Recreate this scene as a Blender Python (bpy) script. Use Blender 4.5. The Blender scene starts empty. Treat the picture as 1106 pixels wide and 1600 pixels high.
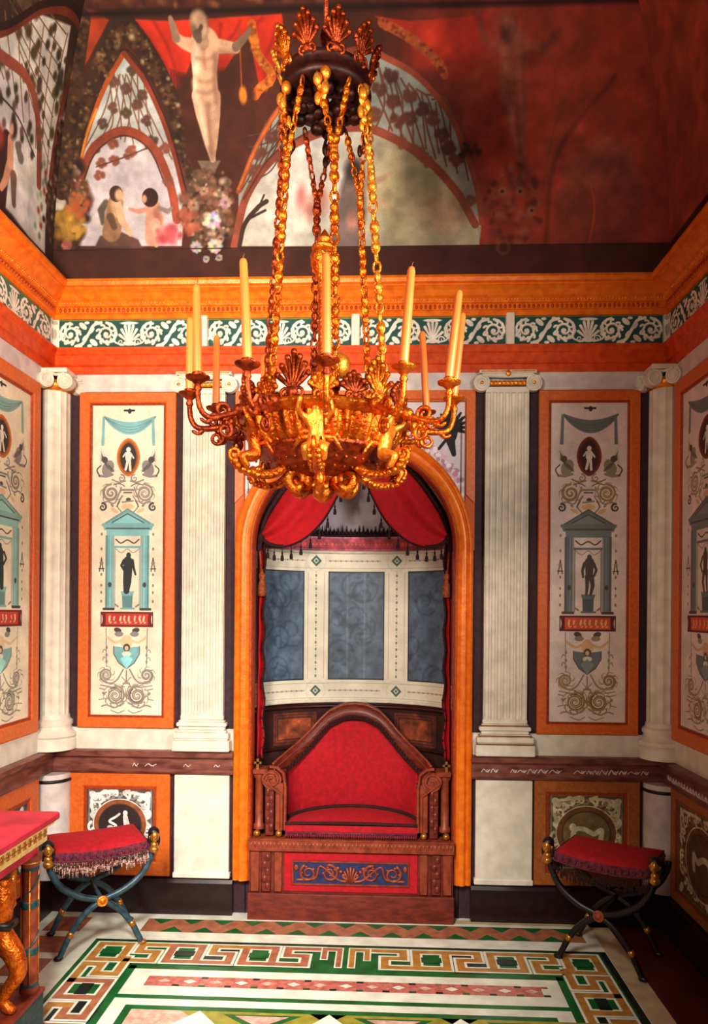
import bpy, bmesh, math, random
import numpy as np
from mathutils import Vector, Matrix
random.seed(7); np.random.seed(7)
COL = bpy.context.scene.collection
PI = math.pi
XL, XR = -1.70, 1.64            # side walls; the back wall is the plane Y = 0
NX = -0.03                      # axis of the arched niche
def lin(c):
    c = np.asarray(c, float) / 255.0
    return np.where(c <= 0.04045, c / 12.92, ((c + 0.055) / 1.055) ** 2.4)
def L4(c):
    a = lin(c); return (float(a[0]), float(a[1]), float(a[2]), 1.0)

# ------------------------------------------------------------------ materials
MATS = {}
def mat(name, c, rough=0.5, metal=0.0, c2=None, scale=20.0, detail=4.0, bump=0.0, bscale=None, lo=0.35, hi=0.65, stretch=None, coat=0.0, sheen=0.0):
    m = bpy.data.materials.new(name); m.use_nodes = True
    nt = m.node_tree; b = nt.nodes['Principled BSDF']
    b.inputs['Roughness'].default_value = rough; b.inputs['Metallic'].default_value = metal
    b.inputs['Coat Weight'].default_value = coat
    b.inputs['Sheen Weight'].default_value = sheen
    tc = nt.nodes.new('ShaderNodeTexCoord')
    mp = nt.nodes.new('ShaderNodeMapping'); nt.links.new(tc.outputs['Object'], mp.inputs['Vector'])
    if stretch: mp.inputs['Scale'].default_value = stretch
    n = nt.nodes.new('ShaderNodeTexNoise'); n.inputs['Scale'].default_value = scale; n.inputs['Detail'].default_value = detail
    nt.links.new(mp.outputs['Vector'], n.inputs['Vector'])
    r = nt.nodes.new('ShaderNodeValToRGB')
    r.color_ramp.elements[0].position = lo; r.color_ramp.elements[1].position = hi
    r.color_ramp.elements[0].color = L4(c2 if c2 is not None else [v * 0.86 for v in c]); r.color_ramp.elements[1].color = L4(c)
    nt.links.new(n.outputs['Fac'], r.inputs['Fac']); nt.links.new(r.outputs['Color'], b.inputs['Base Color'])
    if bump:
        bn = nt.nodes.new('ShaderNodeTexNoise'); bn.inputs['Scale'].default_value = bscale or scale * 3; bn.inputs['Detail'].default_value = 3
        nt.links.new(mp.outputs['Vector'], bn.inputs['Vector'])
        bu = nt.nodes.new('ShaderNodeBump'); bu.inputs['Strength'].default_value = bump; bu.inputs['Distance'].default_value = 0.01
        nt.links.new(bn.outputs['Fac'], bu.inputs['Height']); nt.links.new(bu.outputs['Normal'], b.inputs['Normal'])
    MATS[name] = m; return m
def paint_mat(name, rough=0.6, grain=0.10, scale=160.0):
    """pigment held in the colour layer of the mesh, broken up by a fine noise"""
    m = bpy.data.materials.new(name); m.use_nodes = True
    nt = m.node_tree; b = nt.nodes['Principled BSDF']; b.inputs['Roughness'].default_value = rough
    a = nt.nodes.new('ShaderNodeAttribute'); a.attribute_name = 'pigment'
    tc = nt.nodes.new('ShaderNodeTexCoord'); n = nt.nodes.new('ShaderNodeTexNoise'); n.inputs['Scale'].default_value = scale; n.inputs['Detail'].default_value = 3
    nt.links.new(tc.outputs['Object'], n.inputs['Vector'])
    mr = nt.nodes.new('ShaderNodeMapRange'); mr.inputs['From Min'].default_value = 0.3; mr.inputs['From Max'].default_value = 0.7
    mr.inputs['To Min'].default_value = 1 - grain; mr.inputs['To Max'].default_value = 1 + grain * 0.5
    nt.links.new(n.outputs['Fac'], mr.inputs['Value'])
    mx = nt.nodes.new('ShaderNodeMix'); mx.data_type = 'RGBA'; mx.blend_type = 'MULTIPLY'; mx.inputs['Factor'].default_value = 1
    nt.links.new(a.outputs['Color'], mx.inputs['A']); nt.links.new(mr.outputs['Result'], mx.inputs['B'])
    nt.links.new(mx.outputs['Result'], b.inputs['Base Color'])
    MATS[name] = m; return m
paint_mat('painted_plaster', 0.65); paint_mat('painted_fresco', 0.85, 0.14, 170.0); paint_mat('painted_silk', 0.5, 0.10, 220)
mat('purple_marble', (66, 34, 46), .7, c2=(44, 20, 32), scale=30)
mat('white_marble', (236, 228, 212), .45, c2=(214, 206, 192), scale=14)
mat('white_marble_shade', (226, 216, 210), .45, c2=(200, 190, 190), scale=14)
mat('orange_wood', (222, 112, 40), .45, c2=(206, 96, 30), scale=60)
mat('orange_edge', (184, 74, 28), .5, c2=(150, 52, 20), scale=60)
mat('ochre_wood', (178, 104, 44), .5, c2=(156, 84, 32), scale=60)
mat('cornice_gilt', (244, 132, 26), .38, .1, c2=(226, 104, 16), scale=25, bump=.15)
mat('architrave_red', (226, 88, 26), .42, .1, c2=(200, 66, 18), scale=25, bump=.1)
mat('black_marble', (40, 18, 22), .3, c2=(22, 8, 12), scale=24)
mat('rail_marble', (138, 84, 70), .4, c2=(92, 44, 40), scale=26, stretch=(.4, .4, 1.6))
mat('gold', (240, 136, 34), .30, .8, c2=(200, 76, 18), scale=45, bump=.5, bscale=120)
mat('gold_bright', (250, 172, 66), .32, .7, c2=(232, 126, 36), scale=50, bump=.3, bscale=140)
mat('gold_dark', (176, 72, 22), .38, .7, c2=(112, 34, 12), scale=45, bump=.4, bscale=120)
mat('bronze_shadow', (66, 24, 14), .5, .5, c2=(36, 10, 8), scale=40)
mat('candle_wax', (244, 146, 74), .28, c2=(234, 112, 46), scale=8, stretch=(1, 1, .2))
mat('apron_cream', (240, 212, 140), .45, c2=(222, 184, 104), scale=40)
mat('wick', (120, 78, 30), .8)
mat('red_velvet', (188, 2, 20), .85, c2=(166, 0, 16), scale=30)
mat('red_cushion', (186, 8, 28), .85, c2=(158, 4, 24), scale=40)
mat('dark_braid', (64, 18, 22), .8, c2=(28, 6, 10), scale=90, bump=.6)
mat('tassel_black', (40, 12, 16), .8)
mat('tassel_gold', (170, 84, 30), .7, c2=(120, 48, 20), scale=80)
mat('mahogany', (122, 46, 30), .4, c2=(88, 28, 20), scale=18, stretch=(1, 1, 3))
mat('mahogany_light', (150, 68, 42), .4, c2=(118, 46, 28), scale=30)
mat('mahogany_dark', (70, 24, 18), .4, c2=(44, 12, 10), scale=18)
mat('brass', (206, 140, 60), .3, .7)
mat('pink_marble', (200, 42, 66), .5, c2=(164, 26, 48), scale=9)
mat('teal_paint', (28, 82, 88), .45, c2=(16, 52, 60), scale=50)
mat('steel_blue', (62, 92, 104), .4, .2, c2=(34, 56, 66), scale=30)
mat('near_black', (24, 15, 15), .4, c2=(14, 7, 9), scale=30)
mat('braid_purple', (128, 42, 62), .8, c2=(70, 20, 40), scale=90)
mat('fringe_silk', (206, 176, 160), .7, c2=(110, 50, 50), scale=120, lo=.45, hi=.55)
mat('dark_red_floor', (92, 22, 26), .3, c2=(66, 12, 18), scale=12)
mat('floor_white', (232, 232, 214), .28, c2=(206, 206, 188), scale=10)
mat('floor_beige', (206, 184, 146), .3, c2=(180, 156, 118), scale=10)
mat('floor_green', (14, 104, 48), .3, c2=(8, 78, 36), scale=14)
mat('floor_dark', (26, 40, 34), .3, c2=(12, 22, 20), scale=14)
mat('floor_brown', (176, 112, 80), .3, c2=(146, 88, 62), scale=22)
mat('floor_ochre', (184, 134, 62), .3, c2=(160, 108, 46), scale=22)
mat('floor_pink', (196, 118, 104), .3, c2=(166, 86, 76), scale=40)
mat('floor_olive', (158, 150, 56), .3, c2=(130, 124, 44), scale=22)
mat('floor_speckle', (220, 186, 168), .3, c2=(186, 140, 126), scale=34)
mat('ceiling_brown', (74, 32, 26), .7)

# ------------------------------------------------------------------ mesh builder
class MB:
    def __init__(s): s.v = []; s.f = []; s.mi = []; s.cur = 0; s.M = Matrix()
    def mat(s, i): s.cur = i; return s
    def at(s, M): s.M = M; return s
    def add(s, vs, fs):
        b = len(s.v); M = s.M
        s.v += [tuple(M @ Vector(p)) for p in vs]
        s.f += [tuple(b + i for i in f) for f in fs]; s.mi += [s.cur] * len(fs)
    def box(s, x0, x1, y0, y1, z0, z1):
        s.add([(x0,y0,z0),(x1,y0,z0),(x1,y1,z0),(x0,y1,z0),(x0,y0,z1),(x1,y0,z1),(x1,y1,z1),(x0,y1,z1)],
              [(0,3,2,1),(4,5,6,7),(0,1,5,4),(1,2,6,5),(2,3,7,6),(3,0,4,7)])
    def cbox(s, x0, x1, y0, y1, z0, z1, c=.004):
        """box with chamfered edges"""
        vs = []; idx = {}
        for i, (X, sx) in enumerate(((x0, 1), (x1, -1))):
            for j, (Y, sy) in enumerate(((y0, 1), (y1, -1))):
                for k, (Z, sz) in enumerate(((z0, 1), (z1, -1))):
                    for a in range(3):
                        p = [X + sx*c, Y + sy*c, Z + sz*c]; p[a] = (X, Y, Z)[a]
                        idx[i,j,k,a] = len(vs); vs.append(tuple(p))
        fs = []
        for a in range(3):
            for e in range(2):
                q = []
                for (p1, p2) in ((0,0),(1,0),(1,1),(0,1)):
                    t = [0,0,0]; t[a] = e; t[(a+1)%3] = p1; t[(a+2)%3] = p2; q.append(idx[(*t, a)])
                fs.append(tuple(q) if e else tuple(q[::-1]))
        for a in range(3):
            b_, c_ = (a+1)%3, (a+2)%3
            for p in range(2):
                for q in range(2):
                    t0 = [0,0,0]; t1 = [0,0,0]; t0[a] = 0; t1[a] = 1; t0[b_] = t1[b_] = p; t0[c_] = t1[c_] = q
                    fs.append((idx[(*t0,b_)], idx[(*t1,b_)], idx[(*t1,c_)], idx[(*t0,c_)]))
        for i in range(2):
            for j in range(2):
                for k in range(2): fs.append((idx[i,j,k,0], idx[i,j,k,1], idx[i,j,k,2]))
        s.add(vs, fs)
    def lathe(s, prof, n=24, flute=None, cap=True):
        vs = []; fs = []; m = len(prof)
        for k in range(n):
            a = 2*PI*k/n
            for i, (r, z) in enumerate(prof):
                rr = r if not flute else r * flute(i, a)
                vs.append((rr*math.cos(a), rr*math.sin(a), z))
        for k in range(n):
            k2 = (k+1) % n
            for i in range(m-1): fs.append((k*m+i, k2*m+i, k2*m+i+1, k*m+i+1))
        if cap:
            if prof[0][0] > 1e-4: fs.append(tuple(k*m for k in range(n))[::-1])
            if prof[-1][0] > 1e-4: fs.append(tuple(k*m+m-1 for k in range(n)))
        s.add(vs, fs)
    def tube(s, path, rad, n=8, closed=False):
        P = [Vector(p) for p in path]; m = len(P)
        R = rad if isinstance(rad, (list, tuple)) else [rad]*m
        vs = []; fs = []; up = None
        for i in range(m):
            if closed: t = P[(i+1) % m] - P[i-1]
            else: t = P[min(i+1, m-1)] - P[max(i-1, 0)]
            if t.length < 1e-9: t = Vector((0,0,1))
            t.normalize()
            if up is None:
                up = Vector((0,0,1)) if abs(t.z) < .9 else Vector((1,0,0))
            a = up - t * up.dot(t)
            if a.length < 1e-4: a = t.orthogonal()
            a.normalize(); up = a; b = t.cross(a)
            for k in range(n):
                w = 2*PI*k/n; vs.append(tuple(P[i] + (a*math.cos(w) + b*math.sin(w)) * R[i]))
        for i in range(m if closed else m-1):
            j = (i+1) % m
            for k in range(n): fs.append((i*n+k, i*n+(k+1)%n, j*n+(k+1)%n, j*n+k))
        if not closed: fs.append(tuple(range(n))[::-1]); fs.append(tuple((m-1)*n+k for k in range(n)))
        s.add(vs, fs)
    def ball(s, c, r, n=10, m=7):
        r = r if isinstance(r, (list, tuple)) else (r, r, r)
        vs = [(c[0], c[1], c[2]-r[2])]; fs = []
        for i in range(1, m):
            t = PI*i/m
            for k in range(n):
                a = 2*PI*k/n; vs.append((c[0]+r[0]*math.sin(t)*math.cos(a), c[1]+r[1]*math.sin(t)*math.sin(a), c[2]-r[2]*math.cos(t)))
        vs.append((c[0], c[1], c[2]+r[2])); top = len(vs)-1
        for k in range(n):
            fs.append((0, 1+(k+1)%n, 1+k)); fs.append((top, 1+(m-2)*n+k, 1+(m-2)*n+(k+1)%n))
            for i in range(m-2): fs.append((1+i*n+k, 1+i*n+(k+1)%n, 1+(i+1)*n+(k+1)%n, 1+(i+1)*n+k))
        s.add(vs, fs)
    def prism(s, pts, d0, d1, plane='xz'):
        """extrude a 2-D outline; plane xz extrudes along y, xy along z, yz along x"""
        def m(p, d): return (p[0], d, p[1]) if plane == 'xz' else ((p[0], p[1], d) if plane == 'xy' else (d, p[0], p[1]))
        n = len(pts)
        s.add([m(p, d0) for p in pts] + [m(p, d1) for p in pts],
              [tuple(range(n)), tuple(range(2*n-1, n-1, -1))] + [(i, n+i, n+(i+1)%n, (i+1)%n) for i in range(n)])
    def grid(s, fn, nu, nv):
        s.add([fn(i/(nu-1), j/(nv-1)) for i in range(nu) for j in range(nv)],
              [(i*nv+j, (i+1)*nv+j, (i+1)*nv+j+1, i*nv+j+1) for i in range(nu-1) for j in range(nv-1)])
    def build(s, name, mats, parent=None, smooth=False, solid=0.0, bevel=0.0, angle=None):
        me = bpy.data.meshes.new(name); me.from_pydata(s.v, [], s.f)
        mats = mats if isinstance(mats, (list, tuple)) else [mats]
        for m in mats: me.materials.append(MATS[m])
        me.polygons.foreach_set('material_index', s.mi)
        bm = bmesh.new(); bm.from_mesh(me); bmesh.ops.recalc_face_normals(bm, faces=bm.faces); bm.to_mesh(me); bm.free()
        if smooth: me.polygons.foreach_set('use_smooth', [True]*len(me.polygons))
        o = bpy.data.objects.new(name, me); COL.objects.link(o)
        if parent: o.parent = parent
        if solid: md = o.modifiers.new('thickness', 'SOLIDIFY'); md.thickness = solid; md.offset = 0
        if bevel: md = o.modifiers.new('bevel', 'BEVEL'); md.width = bevel; md.segments = 2; md.limit_method = 'ANGLE'
        if smooth and angle:
            me.set_sharp_from_angle(angle=math.radians(angle))
        return o
def tag(o, label, cat, group=None):
    o['label'] = label; o['category'] = cat
    if group: o['group'] = group
    return o
def thing(name, label, cat, loc=(0,0,0), rz=0.0, group=None):
    o = bpy.data.objects.new(name, None); COL.objects.link(o); o.location = loc; o.rotation_euler.z = rz
    o.empty_display_size = .1
    return tag(o, label, cat, group)
def structure(o): o['kind'] = 'structure'; return o
def copy_thing(root, loc, rz=None, label=None):
    r = root.copy(); COL.objects.link(r); r.location = loc
    if rz is not None: r.rotation_euler.z = rz
    if label: r['label'] = label
    for ch in list(root.children):
        c = ch.copy(); COL.objects.link(c); c.parent = r
        for g in list(ch.children):
            d = g.copy(); COL.objects.link(d); d.parent = c
    return r
def spiral(cx, cy, r0, r1, a0, turns, n=28):
    """points of a flat spiral from radius r0 to r1"""
    return [(cx + (r0+(r1-r0)*t)*math.cos(a0+turns*2*PI*t), cy + (r0+(r1-r0)*t)*math.sin(a0+turns*2*PI*t)) for t in [i/n for i in range(n+1)]]
def bez(p, n=16):
    """Catmull-Rom through the points"""
    P = [Vector(q) for q in p]; P = [2*P[0]-P[1]] + P + [2*P[-1]-P[-2]]; out = []
    for i in range(1, len(P)-2):
        for k in range(n):
            t = k/n; a, b, c, d = P[i-1], P[i], P[i+1], P[i+2]
            out.append(.5*((2*b) + (c-a)*t + (2*a-5*b+4*c-d)*t*t + (3*b-a-3*c+d)*t**3))
    out.append(P[-2]); return [tuple(q) for q in out]

# ------------------------------------------------------------------ painter: a canvas of pigment that becomes the colour layer of a surface
class Canvas:
    def __init__(s, u0, u1, v0, v1, nu, nv, bg):
        s.u0, s.u1, s.v0, s.v1, s.nu, s.nv = u0, u1, v0, v1, nu, nv
        s.U = np.linspace(u0, u1, nu)[None, :]; s.V = np.linspace(v0, v1, nv)[:, None]
        s.px = (u1-u0)/(nu-1); s.C = np.zeros((nv, nu, 3)); s.C[:] = bg
    def win(s, u0, u1, v0, v1):
        i0 = max(0, int((u0-s.u0)/s.px)-1); i1 = min(s.nu, int((u1-s.u0)/s.px)+3)
        pv = (s.v1-s.v0)/(s.nv-1)
        j0 = max(0, int((v0-s.v0)/pv)-1); j1 = min(s.nv, int((v1-s.v0)/pv)+3)
        return i0, max(i0, i1), j0, max(j0, j1)
    def put(s, w, a, col):
        i0, i1, j0, j1 = w; a = np.clip(a, 0, 1)[..., None]
        s.C[j0:j1, i0:i1] = s.C[j0:j1, i0:i1]*(1-a) + np.asarray(col, float)*a
    def ell(s, cu, cv, ru, rv, col, alpha=1, soft=0, rot=0):
        R = max(ru, rv)*(1+soft)+2*s.px; w = s.win(cu-R, cu+R, cv-R, cv+R); i0, i1, j0, j1 = w
        if i1 <= i0 or j1 <= j0: return
        du = s.U[:, i0:i1]-cu; dv = s.V[j0:j1]-cv; c, n = math.cos(rot), math.sin(rot)
        d = np.sqrt(((du*c+dv*n)/ru)**2 + ((-du*n+dv*c)/rv)**2)
        k = max(soft, s.px/min(ru, rv)); s.put(w, alpha*(.5-(d-1)/k*.5 if soft else .5-(d-1)/k), col)
    def _dist(s, P, w, R=None):
        i0, i1, j0, j1 = w; U = s.U[:, i0:i1]; V = s.V[j0:j1]; best = np.full((j1-j0, i1-i0), 1e9)
        for k in range(len(P)-1):
            (ax, ay), (bx, by) = P[k], P[k+1]; dx, dy = bx-ax, by-ay; l = dx*dx+dy*dy+1e-12
            t = np.clip(((U-ax)*dx+(V-ay)*dy)/l, 0, 1); d = np.hypot(U-ax-t*dx, V-ay-t*dy)
            if R is not None: d = d - (R[k]+(R[k+1]-R[k])*t)
            best = np.minimum(best, d)
        return best
    def line(s, P, wd, col, alpha=1, soft=0, taper=None):
        """stroke of full width wd; taper = (start, end) factors"""
        u = [p[0] for p in P]; v = [p[1] for p in P]; m = wd+soft+2*s.px
        w = s.win(min(u)-m, max(u)+m, min(v)-m, max(v)+m)
        if w[1] <= w[0] or w[3] <= w[2]: return
        n = len(P)
        R = [wd/2]*n if not taper else [wd/2*(taper[0]+(taper[1]-taper[0])*k/max(1, n-1)) for k in range(n)]
        s.put(w, alpha*(.5-s._dist(P, w, R)/max(soft, s.px)), col)
    def limb(s, P, R, col, alpha=1, soft=0):
        u = [p[0] for p in P]; v = [p[1] for p in P]; m = max(R)+soft+2*s.px
        w = s.win(min(u)-m, max(u)+m, min(v)-m, max(v)+m)
        if w[1] <= w[0] or w[3] <= w[2]: return
        s.put(w, alpha*(.5-s._dist(P, w, R)/max(soft, s.px)), col)
    def poly(s, P, col, alpha=1, soft=0, shade=None):
        u = [p[0] for p in P]; v = [p[1] for p in P]; m = soft+2*s.px; w = s.win(min(u)-m, max(u)+m, min(v)-m, max(v)+m)
        i0, i1, j0, j1 = w
        if i1 <= i0 or j1 <= j0: return
        U = s.U[:, i0:i1]; V = s.V[j0:j1]; ins = np.zeros((j1-j0, i1-i0), bool)
        Q = list(P)+[P[0]]
        for k in range(len(P)):
            (ax, ay), (bx, by) = Q[k], Q[k+1]
            if ay == by: continue
            ins ^= ((ay > V) != (by > V)) & (U < (bx-ax)*(V-ay)/(by-ay)+ax)
        d = s._dist(Q, w); d = np.where(ins, -d, d); s.put(w, alpha*(.5-d/max(soft, s.px)), col)
    def rect(s, u0, u1, v0, v1, col, alpha=1): s.poly([(u0,v0),(u1,v0),(u1,v1),(u0,v1)], col, alpha)
    def box(s, u0, u1, v0, v1, wd, col, alpha=1): s.line([(u0,v0),(u1,v0),(u1,v1),(u0,v1),(u0,v0)], wd, col, alpha)
    def vol(s, cu, cv, r, wd, col, a0=0, turns=2, alpha=1, tp=(1, .5)): s.line(spiral(cu, cv, r, r*.12, a0, turns), wd, col, alpha, taper=tp)
    def mottle(s, amt, cell, seed=1):
        rng = np.random.RandomState(seed)
        for k, a in ((1, 1), (2, .6), (4, .4)):
            nu = max(2, int((s.u1-s.u0)/cell*k)+2); nv = max(2, int((s.v1-s.v0)/cell*k)+2); g = rng.rand(nv, nu)-.5
            x = np.linspace(0, nu-1.001, s.nu); y = np.linspace(0, nv-1.001, s.nv); xi = x.astype(int); yi = y.astype(int)
            fx = (x-xi)[None]; fy = (y-yi)[:, None]; fx = fx*fx*(3-2*fx); fy = fy*fy*(3-2*fy)
            n = (g[yi][:, xi]*(1-fx)+g[yi][:, xi+1]*fx)*(1-fy)+(g[yi+1][:, xi]*(1-fx)+g[yi+1][:, xi+1]*fx)*fy
            s.C *= (1+amt*a*n*2)[..., None]
    def build(s, name, fn, material='painted_plaster', parent=None, keep=None):
        """fn(U, V) -> X, Y, Z arrays; keep = optional mask of vertices"""
        U = np.broadcast_to(s.U, (s.nv, s.nu)); V = np.broadcast_to(s.V, (s.nv, s.nu))
        X, Y, Z = fn(U, V); co = np.stack([np.broadcast_to(a, U.shape) for a in (X, Y, Z)], -1).reshape(-1, 3)
        idx = np.arange(s.nu*s.nv).reshape(s.nv, s.nu)
        q = np.stack([idx[:-1, :-1], idx[:-1, 1:], idx[1:, 1:], idx[1:, :-1]], -1).reshape(-1, 4)
        c = lin(np.clip(s.C, 0, 255)).reshape(-1, 3)
        if keep is not None:
            k = keep(U, V).reshape(-1); q = q[k[q].all(1)]; used = np.unique(q); mp = np.full(len(co), -1); mp[used] = np.arange(len(used)); q = mp[q]; co = co[used]; c = c[used]
        me = bpy.data.meshes.new(name)
        me.vertices.add(len(co)); me.vertices.foreach_set('co', co.astype(np.float32).ravel())
        me.loops.add(q.size); me.loops.foreach_set('vertex_index', q.astype(np.int32).ravel())
        me.polygons.add(len(q)); me.polygons.foreach_set('loop_start', np.arange(0, q.size, 4, dtype=np.int32))
        me.update(calc_edges=True)
        me.polygons.foreach_set('use_smooth', [True]*len(q))
        at = me.color_attributes.new('pigment', 'FLOAT_COLOR', 'POINT')
        at.data.foreach_set('color', np.concatenate([c, np.ones((len(c), 1))], 1).astype(np.float32).ravel())
        me.materials.append(MATS[material])
        o = bpy.data.objects.new(name, me); COL.objects.link(o)
        if parent: o.parent = parent
        return o
ON_BACK = lambda o: (lambda U, V: (U, np.full(U.shape, -o), V))
ON_LEFT = lambda o: (lambda U, V: (np.full(U.shape, XL+o), U, V))
ON_RIGHT = lambda o: (lambda U, V: (np.full(U.shape, XR-o), U, V))
# ------------------------------------------------------------------ room shell
YF = -4.7
def sweep(prof, name, m, corners=None, smooth=False, parent=None):
    """run a moulding profile (out from wall, z) round the left, back and right walls with mitred corners"""
    mb = MB(); st = []
    for (x, y, sx, sy) in ((XL, YF, 1, 0), (XL, 0, 1, -1), (XR, 0, -1, -1), (XR, YF, -1, 0)):
        st.append([(x+sx*o, y+sy*o, z) for o, z in prof])
    n = len(prof); mb.add([p for r in st for p in r], [(i*n+j, (i+1)*n+j, (i+1)*n+j+1, i*n+j+1) for i in range(3) for j in range(n-1)])
    return mb.build(name, m, parent, smooth)

ARC_R, ARC_Z, OPEN = .64, 1.99, .55
def back_wall():
    mb = MB(); H = 3.47; t = .02
    x0, x1 = NX-OPEN, NX+OPEN
    def q(a, b, c, d): mb.add([a, b, c, d], [(0,1,2,3)])
    q((XL,0,0),(x0,0,0),(x0,0,H),(XL,0,H)); q((x1,0,0),(XR,0,0),(XR,0,H),(x1,0,H))
    n = 32; P = [(NX-OPEN*math.cos(PI*k/n), ARC_Z+OPEN*math.sin(PI*k/n)) for k in range(n+1)]
    for a, b in zip(P, P[1:]): q((a[0],0,a[1]),(b[0],0,b[1]),(b[0],0,H),(a[0],0,H))
    return mb.build('wall_back', 'purple_marble')
structure(back_wall())
for nm, x in (('wall_left', XL), ('wall_right', XR)):
    mb = MB(); mb.add([(x,YF,0),(x,0,0),(x,0,3.47),(x,YF,3.47)], [(0,1,2,3)]); structure(mb.build(nm, 'purple_marble'))

# cornice, frieze bed, architrave, marble bands, rail, baseboard
cor = [(0,3.232),(.022,3.232),(.022,3.25),(.03,3.258),(.038,3.258),(.038,3.288),(.05,3.292),(.056,3.302),(.062,3.31),(.075,3.318),(.095,3.34),(.115,3.352),(.122,3.354),(.122,3.362),(.14,3.366),(.145,3.385),(.14,3.40),(.10,3.41),(.0,3.46)]
c = structure(sweep(cor, 'trim_1', 'cornice_gilt'))
mb = MB()                                                # egg row and bead row of the cornice
def along(step, fn):
    n = int((XR-XL-.1)/step)
    for k in range(n): fn(0, XL+.05+step*(k+.5))
    for k in range(int(1.6/step)): fn(1, -.06-step*(k+.5)); fn(2, -.06-step*(k+.5))
def egg(side, t):
    o, z, r = .038, 3.274, (.0075, .0075, .0125)
    p = (t, -o, z) if side == 0 else ((XL+o, t, z) if side == 1 else (XR-o, t, z)); mb.ball(p, r, 6, 5)
along(.0248, egg)
e = mb.build('egg_moulding', 'orange_edge', c, True)
mb = MB()
def bead(side, t):
    o, z = .056, 3.304
    p = (t, -o, z) if side == 0 else ((XL+o, t, z) if side == 1 else (XR-o, t, z)); mb.ball(p, (.006, .006, .006), 6, 4)
along(.0165, bead)
mb.build('bead_moulding', 'gold_bright', c, True)
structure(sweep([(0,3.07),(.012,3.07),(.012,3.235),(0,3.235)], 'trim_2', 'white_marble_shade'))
structure(sweep([(0,2.932),(.018,2.932),(.018,2.972),(.026,2.976),(.03,2.982),(.03,3.03),(.036,3.036),(.044,3.05),(.048,3.056),(.048,3.07),(0,3.072)], 'trim_3', 'architrave_red'))
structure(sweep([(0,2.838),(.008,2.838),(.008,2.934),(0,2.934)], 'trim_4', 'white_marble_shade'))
structure(sweep([(0,.87),(.010,.87),(.010,.995),(.004,1.0),(0,1.0)], 'trim_5', 'white_marble'))
def arch_gap(name, prof, m):
    """moulding on the back wall broken by the niche, turning onto the side walls"""
    mb = MB(); n = len(prof)
    for xa, xb, sx in ((XL, NX-ARC_R, 1), (XR, NX+ARC_R, -1)):
        st = [[(xa+sx*o, YF, z) for o, z in prof], [(xa+sx*o, -o, z) for o, z in prof], [(xb, -o, z) for o, z in prof]]
        mb.add([p for r in st for p in r], [(i*n+j, (i+1)*n+j, (i+1)*n+j+1, i*n+j+1) for i in range(2) for j in range(n-1)] + [tuple(2*n+j for j in range(n))])
    return mb.build(name, m)
bpy.data.objects.remove(bpy.data.objects['trim_5'])
structure(arch_gap('trim_5', [(0,.87),(.010,.87),(.010,.995),(.004,1.0),(0,1.0)], 'white_marble'))
rail = structure(arch_gap('trim_6', [(0,.755),(.03,.755),(.036,.762),(.04,.77),(.04,.838),(.05,.846),(.058,.852),(.058,.876),(.05,.882),(0,.884)], 'rail_marble'))
structure(arch_gap('baseboard_back', [(0,0),(.045,0),(.045,.17),(.035,.188),(0,.19)], 'black_marble'))

# engraved white ornament along the rail
mb = MB()
for xa, xb, dens in ((XL+.40, NX-ARC_R-.05, .25), (NX+ARC_R+.05, XR-.14, .95)):
    x = xa
    while x < xb:
        l = random.uniform(.03, .07); h = random.uniform(.006, .014)
        if random.random() < dens:
            mb.tube([(p[0], -.0405, p[2]) for p in bez([(x, 0, .804-h), (x+l*.3, 0, .804+h), (x+l*.6, 0, .804-h*.6), (x+l, 0, .804+h*.8)], 5)], [.0016+.0016*random.random()]*16, 4)
            mb.tube([(p[0], -.0405, p[2]) for p in bez([(x+l*.3, 0, .804+h), (x+l*.45, 0, .804+h*.2), (x+l*.8, 0, .804-h)], 5)], .0018, 4)
            if dens > .5: mb.tube([(px, -.0405, pz) for px, pz in spiral(x+l*.75, .804, .010, .003, 2, 1.1, 9)], .0016, 4)
        x += l*1.05
for y in [-.14-.034*k for k in range(22)]:
    mb.tube([(XR-.0405, py, pz) for py, pz in spiral(y, .804, .013, .003, y*40, 1.1, 9)], .0028, 4); mb.tube([(XR-.0405, y-.017, .792), (XR-.0405, y, .818), (XR-.0405, y+.015, .796)], .0028, 4)
mb.build('ornament', 'white_marble_shade', rail, True)

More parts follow.
